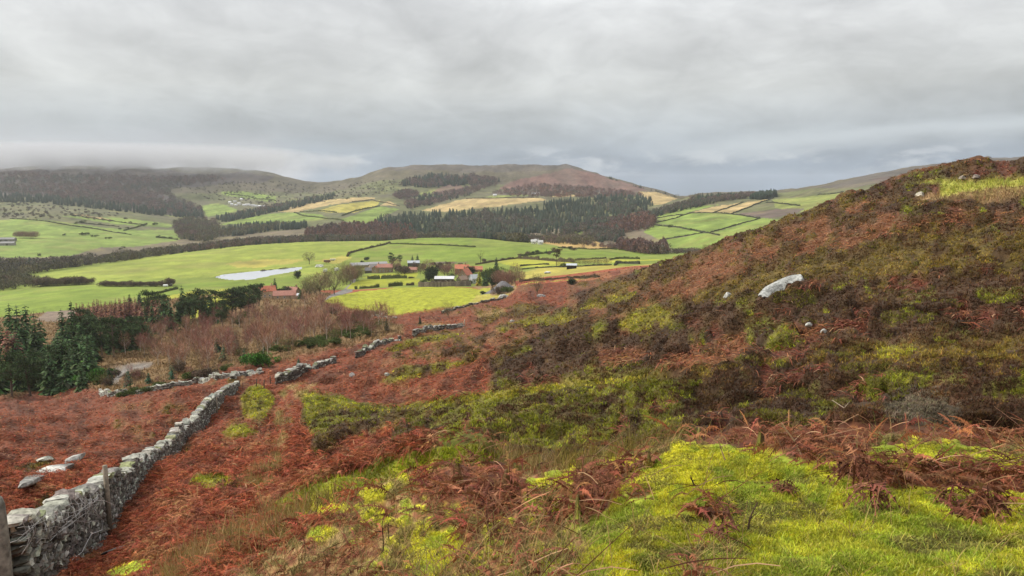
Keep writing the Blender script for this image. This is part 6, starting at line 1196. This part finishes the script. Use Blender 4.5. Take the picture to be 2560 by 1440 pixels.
# grey spoil heap by the farm
A, Bq = hit1(1216,734), hit1(1262,724); dv = Bq-A; L_ = np.linalg.norm(dv[:2]); an = math.atan2(dv[1], dv[0])
gu, gv = np.meshgrid(np.linspace(-.15,1.15,40), np.linspace(-1,1,24)); hgt = np.interp(gu, [-.15,.0,.5,.85,1.0,1.15], [0,.15,.55,1.0,.9,0])*np.clip(1-np.abs(gv)**1.4,0,1)*5.2 + 0.5*(fbm(gu*9, gv*5, 77, 3)-.5)
xx = A[0]+gu*dv[0]-math.sin(an)*gv*7; yy = A[1]+gu*dv[1]+math.cos(an)*gv*7; zz2 = ground(xx, yy)-.3+hgt; ii = np.arange(gu.size).reshape(gu.shape)
tag(obj_np("spoil_heap", np.stack([xx,yy,zz2],-1).reshape(-1,3), np.stack([ii[:-1,:-1],ii[:-1,1:],ii[1:,1:],ii[1:,:-1]],-1).reshape(-1,4), None, np.tile((.15,.14,.142),(gu.size,1))*(0.7+0.6*fbm(gu*14,gv*10,79,3).reshape(-1,1)), M_stone), "smooth grey spoil heap beyond the right end of the bright field", "spoil heap")
# ------------------------------------------------------------------ upright dead bracken stalks and twigs that stand out one by one
def stalk(px_, base, top, label, lean=0.0, c=(.11,.05,.035), leafy=0.0, Y=None, thick=.0075, forks=2, cat="bracken stalk", name="bracken_stalk"):
    p = at(px_, Y) if Y else hit1(px_, base); Y = p[1]; h = (base-top)/F*Y*1.05; mb = MB(); o = empty(name, p, rng.uniform(-.4,.4)); tag(o, label, cat)
    C_ = np.array([(lean*h*t + .03*h*math.sin(5*t+px_), .05*h*math.sin(4*t), h*t - .03) for t in np.linspace(0,1,7)]); mb.tube(C_, np.linspace(thick, thick*.45, 7), 5, c)
    for k in range(forks):
        f = rng.uniform(.45,.9); b0 = C_[int(f*6)]; d = np.array((rng.choice([-1,1])*rng.uniform(.5,1), rng.uniform(-.6,.6), rng.uniform(.2,.9)))*h*rng.uniform(.15,.32); mb.tube([b0, b0+d*.6, b0+d], [thick*.5, thick*.4, thick*.25], 4, c)
    mb.build("stem", M_twig, o)
    if leafy > 0:
        S = Soup(); n = int(14*leafy); t = rng.uniform(.45,1,n); q = np.stack([np.interp(t, np.linspace(0,1,7), C_[:,k]) for k in range(3)], -1)
        S.fronds(q, rng.uniform(0,6.28,n), rng.uniform(.10,.24,n), rng.uniform(-.6,.6,n), rng.uniform(.3,1.6,n), tint(np.array([[.17,.07,.04]]), n, .5,1.7,.1), rng.normal(0,.6,n), 6, .3)
        link(bpy.data.objects.new("fronds", soup_mesh(S, "fronds", M_leaf)), o)
    return o
for a in [(1868,1330,1240,"bare dark twig standing alone in the bright green moss",.25,(.07,.045,.03),0),(1812,1334,1262,"withered bracken stalk with a shrivelled frond, left of the lone dark twig",-.1,(.10,.05,.035),1.2),(1742,1218,1178,"short dark stalk in the moss at the top of the bright knoll",-.4,(.06,.04,.03),0),
  (1958,1232,1190,"short dark stalk holding withered fronds at the upper edge of the moss",0,(.08,.045,.03),1.6),(2372,1262,1195,"stout dark bracken stalk at the right, left of the tallest one",.05,(.12,.055,.035),1.8),(2468,1300,1195,"tallest dark bracken stalk at the right with drooping brown fronds",-.05,(.12,.055,.035),2.6),(2238,1200,1172,"forked dark stalk in the moss at the right",.15,(.10,.05,.035),0),
  (2130,1220,1120,"reddish bracken stalk with a bushy top right of centre",.05,(.18,.07,.04),3.0),(2190,1270,1190,"brown bracken stalk bending over the moss, right of the bushy one",-.3,(.16,.07,.04),2.4),(1222,1330,1208,"dark bracken stalk pair's left stem in front of the central red bracken",-.05,(.09,.04,.03),.4),(1234,1325,1215,"dark bracken stalk pair's right stem in front of the central red bracken",.03,(.10,.045,.03),.4),
  (955,1385,1285,"tall black stalk at lower left of the knoll",.05,(.055,.035,.025),0),(968,1352,1295,"shorter black stalk right beside the tall black one at lower left",.1,(.055,.035,.025),0),(1030,1250,1180,"dark stalk at the left of the central red bracken",-.1,(.09,.045,.03),.3),(1318,1252,1215,"thin dark stalk right of the central red bracken",0,(.08,.045,.03),0),(1275,1220,1180,"thin dark stalk just behind the central red bracken",.1,(.08,.045,.03),0),
  (1422,1205,1160,"thin stalk in the moss left of the upright red bracken clump",0,(.10,.06,.04),0),(1465,1270,1125,"tall rust-red stalk rising from the upright red bracken clump",-.05,(.22,.10,.06),.8),(1480,1275,1150,"rust-red stalk in the upright red bracken clump, right of the tallest",.04,(.22,.10,.06),1.0),(1540,1180,1140,"rust-brown stalk at the right of the upright red bracken clump",.05,(.18,.08,.05),1.0),
  (870,1240,1205,"thin stalk on the green ridge at left of centre",0,(.10,.06,.04),0),(790,1290,1230,"thin dark stalk at the left foot of the green ridge",.06,(.08,.05,.035),0),(815,1440,1365,"dark stalk among the dry grass at the bottom left",-.05,(.07,.045,.03),0),(760,1400,1330,"dark stalk among the dry grass, left of the bottom-left one",.05,(.08,.05,.035),.4),
  (2010,1140,1050,"leaning straw-coloured stem above the bracken band at right of centre",-.6,(.40,.27,.16),0),(1820,1150,1085,"leaning straw-coloured stem in the left part of the bracken band",-.5,(.40,.27,.16),0)]:
    stalk(a[0], a[1], a[2], a[3], a[4], a[5], a[6])
def branch(path, Y, label, c=(.42,.33,.24), r=.011):
    Yb = np.linspace(Y, Y+.25, len(path)); mb = MB().tube([world(a, b, y) for (a, b), y in zip(path, Yb)], np.linspace(r, r*.4, len(path)), 5, c)
    a, b = path[len(path)//2]; mb.tube([world(a, b, Yb[len(path)//2]), world(a+14, b-16, Yb[-1])], [r*.5, r*.2], 4, c); return tag(mb.build("dead_twig", M_twig), label, "twig")
branch([(2172,1070),(2150,1045),(2110,1020),(2080,1000)], 9.0, "pale dead twig reaching up against the dark heather at right"); branch([(2500,1105),(2480,1070),(2462,1045)], 8.6, "pale dead twig at the far right of the bracken band")
branch([(2430,1105),(2390,1095),(2335,1082)], 8.5, "pale fallen twig lying on the bracken at right"); branch([(1960,1155),(1870,1110),(1800,1095)], 8.2, "long pale bent stem over the left end of the bracken band"); branch([(2190,1250),(2250,1262),(2290,1290)], 5.4, "pale fallen stem in the moss at lower right")
# ------------------------------------------------------------------ overcast sky, soft sun, thin air
SUN_EL, SUN_AZ = math.radians(36), math.radians(-78)      # light comes from the left, a little ahead
w = bpy.data.worlds.new("World"); SC.world = w; w.use_nodes = True; nt = w.node_tree; N, L = nt.nodes, nt.links
N.clear()
def nd(t, **k):
    n = N.new(t)
    for a, v in k.items(): setattr(n, a, v)
    return n
def mth(op, a, b=None, c=None):
    n = nd("ShaderNodeMath", operation=op)
    for i, v in enumerate((a, b, c)):
        if v is None: continue
        if isinstance(v, (int, float)): n.inputs[i].default_value = v
        else: L.new(v, n.inputs[i])
    return n.outputs[0]
def ramp_n(fac, stops):
    r = nd("ShaderNodeValToRGB"); e = r.color_ramp.elements
    while len(e) < len(stops): e.new(0.5)
    for el, (p, c) in zip(e, stops): el.position = p; el.color = (*c, 1) if len(c) == 3 else c
    L.new(fac, r.inputs[0]); return r.outputs[0]
def srgb(r, g, b, k=1.0): return tuple(k * (((c/255 + 0.055)/1.055)**2.4 if c > 10 else c/255/12.92) for c in (r, g, b))
def mixc(f, a, b, bt='MIX'):
    n = nd("ShaderNodeMix", data_type='RGBA', blend_type=bt)
    for s_, v in ((n.inputs[0], f), (n.inputs[6], a), (n.inputs[7], b)):
        if isinstance(v, (int, float)): s_.default_value = v
        elif isinstance(v, tuple): s_.default_value = (*v, 1)
        else: L.new(v, s_)
    return n.outputs[2]
tc = nd("ShaderNodeTexCoord"); sx = nd("ShaderNodeSeparateXYZ"); L.new(tc.outputs["Generated"], sx.inputs[0])
X, Y, Z = sx.outputs
az = mth('ARCTAN2', X, Y)                                  # radians, 0 ahead, + right
el = mth('ARCSINE', Z)
def noise(vec, scale, detail=6, rough=0.55, dist=0.0):
    n = nd("ShaderNodeTexNoise"); n.inputs["Scale"].default_value = scale; n.inputs["Detail"].default_value = detail; n.inputs["Roughness"].default_value = rough; n.inputs["Distortion"].default_value = dist
    L.new(vec, n.inputs["Vector"]); return n.outputs["Fac"]
def vec(a, b, c=0.0):
    n = nd("ShaderNodeCombineXYZ")
    for i, v in enumerate((a, b, c)):
        if isinstance(v, (int, float)): n.inputs[i].default_value = v
        else: L.new(v, n.inputs[i])
    return n.outputs[0]
SK = 1.0
base = ramp_n(mth('DIVIDE', mth('MAXIMUM', el, 0.0), math.pi / 2), [
 (0.000, srgb(140,157,176)), (0.016, srgb(152,165,180)), (0.040, srgb(176,183,189)), (0.075, srgb(198,200,199)), (0.11, srgb(212,213,212)), (0.16, srgb(224,225,225)), (0.35, srgb(238,239,241)), (1.0, (1.25,1.27,1.3))])
# cloud bands: long and flat near the horizon, with softer lumps higher up
bands = noise(vec(mth('MULTIPLY', az, 3.2), mth('MULTIPLY', el, 9.5), 3.1), 1.35, 8, 0.55, 0.7)
lumps = noise(vec(mth('MULTIPLY', az, 3.2), mth('MULTIPLY', el, 8.0), 8.7), 1.7, 6, 0.5, 0.2)
b1 = nd("ShaderNodeMapRange"); L.new(bands, b1.inputs[0]); b1.inputs[1].default_value = 0.33; b1.inputs[2].default_value = 0.66; b1.inputs[3].default_value = 0.84; b1.inputs[4].default_value = 1.07
b2 = nd("ShaderNodeMapRange"); L.new(lumps, b2.inputs[0]); b2.inputs[1].default_value = 0.3; b2.inputs[2].default_value = 0.7; b2.inputs[3].default_value = 0.88; b2.inputs[4].default_value = 1.08
wisp = noise(vec(mth('MULTIPLY', az, 5.5), mth('MULTIPLY', el, 10.0), 21.0), 2.4, 9, 0.62, 0.6)
b3 = nd("ShaderNodeMapRange"); L.new(wisp, b3.inputs[0]); b3.inputs[1].default_value = 0.3; b3.inputs[2].default_value = 0.7; b3.inputs[3].default_value = 0.90; b3.inputs[4].default_value = 1.07
big = noise(vec(mth('MULTIPLY', az, 1.6), mth('MULTIPLY', el, 5.0), 14.2), 1.5, 5, 0.5, 0.8)
b4 = nd("ShaderNodeMapRange"); L.new(big, b4.inputs[0]); b4.inputs[1].default_value = 0.3; b4.inputs[2].default_value = 0.7; b4.inputs[3].default_value = 0.90; b4.inputs[4].default_value = 1.06
sky = mixc(1.0, base, mth('MULTIPLY', mth('MULTIPLY', b1.outputs[0], b2.outputs[0]), mth('MULTIPLY', b3.outputs[0], b4.outputs[0])), 'MULTIPLY')
# low mist bank on the left, resting on the far hill, with a ragged edge
edge = mth('ADD', az, mth('MULTIPLY', mth('SUBTRACT', noise(vec(mth('MULTIPLY', az, 7.0), mth('MULTIPLY', el, 16.0), 1.0), 1.6, 6, 0.55), 0.5), 0.16))
mleft = nd("ShaderNodeMapRange", interpolation_type='SMOOTHSTEP'); L.new(edge, mleft.inputs[0]); mleft.inputs[1].default_value = -0.30; mleft.inputs[2].default_value = -0.235; mleft.inputs[3].default_value = 1; mleft.inputs[4].default_value = 0
mlow = nd("ShaderNodeMapRange", interpolation_type='SMOOTHSTEP'); L.new(mth('ADD', el, mth('MULTIPLY', mth('SUBTRACT', lumps, 0.5), 0.05)), mlow.inputs[0]); mlow.inputs[1].default_value = 0.03; mlow.inputs[2].default_value = 0.085; mlow.inputs[3].default_value = 1; mlow.inputs[4].default_value = 0
sky = mixc(mth('MULTIPLY', mth('MULTIPLY', mleft.outputs[0], mlow.outputs[0]), 0.85), sky, srgb(190,192,197))
# bright shelf of cloud low on the right
pf = noise(vec(mth('MULTIPLY', az, 6.0), mth('MULTIPLY', el, 22.0), 5.5), 1.5, 6, 0.5, 0.2)
shelf_c = mth('ADD', mth('MULTIPLY', az, 0.06), 0.033)
shelf = nd("ShaderNodeMapRange", interpolation_type='SMOOTHSTEP'); L.new(mth('ABSOLUTE', mth('SUBTRACT', mth('ADD', el, mth('MULTIPLY', mth('SUBTRACT', pf, 0.5), 0.03)), shelf_c)), shelf.inputs[0]); shelf.inputs[1].default_value = 0.0; shelf.inputs[2].default_value = 0.02; shelf.inputs[3].default_value = 1; shelf.inputs[4].default_value = 0
mr_ = nd("ShaderNodeMapRange", interpolation_type='SMOOTHSTEP'); L.new(az, mr_.inputs[0]); mr_.inputs[1].default_value = 0.10; mr_.inputs[2].default_value = 0.30
sky = mixc(mth('MULTIPLY', mth('MULTIPLY', shelf.outputs[0], mr_.outputs[0]), 0.7), sky, srgb(196,203,208))
# small white heaps of cloud low on the horizon ahead
pz = noise(vec(mth('MULTIPLY', az, 9.0), mth('MULTIPLY', el, 26.0), 33.0), 1.6, 7, 0.55, 0.3)
pm = nd("ShaderNodeMapRange", interpolation_type='SMOOTHSTEP'); L.new(pz, pm.inputs[0]); pm.inputs[1].default_value = 0.50; pm.inputs[2].default_value = 0.68
pe = nd("ShaderNodeMapRange", interpolation_type='SMOOTHSTEP'); L.new(mth('ABSOLUTE', mth('SUBTRACT', el, 0.030)), pe.inputs[0]); pe.inputs[1].default_value = 0.0; pe.inputs[2].default_value = 0.030; pe.inputs[3].default_value = 1; pe.inputs[4].default_value = 0
sky = mixc(mth('MULTIPLY', mth('MULTIPLY', pm.outputs[0], pe.outputs[0]), 0.75), sky, srgb(196,202,208))
st = nd("ShaderNodeTexSky", sky_type='NISHITA'); st.sun_disc = False; st.sun_elevation = SUN_EL; st.sun_rotation = SUN_AZ; st.air_density = 1; st.dust_density = 3
bg1 = nd("ShaderNodeBackground"); bg1.inputs[1].default_value = 0.10; L.new(st.outputs[0], bg1.inputs[0])
bg2 = nd("ShaderNodeBackground"); bg2.inputs[1].default_value = 0.42; L.new(sky, bg2.inputs[0])
ms = nd("ShaderNodeMixShader"); ms.inputs[0].default_value = 0.95; L.new(bg1.outputs[0], ms.inputs[1]); L.new(bg2.outputs[0], ms.inputs[2])
wo = nd("ShaderNodeOutputWorld"); L.new(ms.outputs[0], wo.inputs[0])
sd = bpy.data.lights.new("sun", 'SUN'); sd.energy = 1.6; sd.angle = math.radians(18); sd.color = (1.0, 0.96, 0.88)
so = link(bpy.data.objects.new("sun", sd))
dx, dy, dz = math.sin(SUN_AZ) * math.cos(SUN_EL), math.cos(SUN_AZ) * math.cos(SUN_EL), math.sin(SUN_EL)
from mathutils import Vector
so.rotation_euler = Vector((dx, dy, dz)).to_track_quat('Z', 'Y').to_euler()
# cloud sitting on the top of the left hill
mm_ = bpy.data.materials.new("hill_mist"); mm_.use_nodes = True; q_ = mm_.node_tree; q_.nodes.clear()
t_ = q_.nodes.new("ShaderNodeTexCoord"); n_t = q_.nodes.new("ShaderNodeTexNoise"); n_t.inputs["Scale"].default_value = 0.0055; n_t.inputs["Detail"].default_value = 5; n_t.inputs["Roughness"].default_value = 0.6; q_.links.new(t_.outputs["Object"], n_t.inputs["Vector"])
s_ = q_.nodes.new("ShaderNodeSeparateXYZ"); q_.links.new(t_.outputs["Object"], s_.inputs[0])
def qm(op, a, b):
    n = q_.nodes.new("ShaderNodeMath"); n.operation = op
    for i, v in enumerate((a, b)):
        if isinstance(v, (int, float)): n.inputs[i].default_value = v
        else: q_.links.new(v, n.inputs[i])
    return n.outputs[0]
r2_ = qm('ADD', qm('ADD', qm('POWER', qm('MULTIPLY', s_.outputs[0], 1/1150.), 2.0), qm('POWER', qm('MULTIPLY', s_.outputs[1], 1/520.), 2.0)), qm('POWER', qm('MULTIPLY', s_.outputs[2], 1/80.), 2.0))
fall_ = qm('MAXIMUM', qm('SUBTRACT', 1.0, r2_), 0.0)
up_ = qm('ADD', qm('ADD', qm('MULTIPLY', s_.outputs[2], 1/55.0), 0.25), qm('MULTIPLY', qm('SUBTRACT', n_t.outputs["Fac"], 0.5), 6.5))
dn_ = qm('MULTIPLY', qm('MULTIPLY', qm('MAXIMUM', qm('MINIMUM', up_, 1.0), 0.0), qm('POWER', fall_, 1.4)), 0.019)
v_ = q_.nodes.new("ShaderNodeVolumePrincipled"); v_.inputs["Color"].default_value = (.73,.74,.77,1); q_.links.new(dn_, v_.inputs["Density"])
o_ = q_.nodes.new("ShaderNodeOutputMaterial"); q_.links.new(v_.outputs[0], o_.inputs["Volume"])
import bmesh
bm_ = bmesh.new(); bmesh.ops.create_icosphere(bm_, subdivisions=3, radius=1.0)
for v in bm_.verts: v.co = (v.co.x*1160, v.co.y*525, v.co.z*81)
me_ = bpy.data.meshes.new("mist"); bm_.to_mesh(me_); bm_.free(); me_.materials.append(mm_)
mo = link(bpy.data.objects.new("mist", me_)); mo.location = (-1580, 2790, 76); tag(mo, "pale low cloud hiding the top of the left hill", "mist", kind="stuff")
# air
hm = bpy.data.materials.new("haze_air"); hm.use_nodes = True; hn = hm.node_tree; hn.nodes.clear()
pv = hn.nodes.new("ShaderNodeVolumePrincipled"); pv.inputs["Color"].default_value = (.86,.90,.97,1); pv.inputs["Density"].default_value = HAZE; pv.inputs["Anisotropy"].default_value = 0.2
ho_ = hn.nodes.new("ShaderNodeOutputMaterial"); hn.links.new(pv.outputs[0], ho_.inputs["Volume"])
zmin = float(ZZ.min()) - 3; zmax = float(ZZ.max()) + 30
hb = MB().box(0, 3350, zmin, 52000, 8400, zmax - zmin).build("haze", hm); tag(hb, kind="stuff")
SC.render.engine = 'CYCLES'; cy = SC.cycles
cy.use_denoising = True; cy.max_bounces = 6; cy.diffuse_bounces = 2; cy.glossy_bounces = 2; cy.transmission_bounces = 2; cy.volume_bounces = 1; cy.transparent_max_bounces = 8
cy.use_adaptive_sampling = True; cy.adaptive_threshold = 0.01; cy.caustics_reflective = False; cy.caustics_refractive = False
SC.view_settings.view_transform = 'Standard'; SC.view_settings.look = 'None'; SC.view_settings.exposure = EXPO; SC.view_settings.gamma = 1.0; SC.view_settings.use_curve_mapping = False
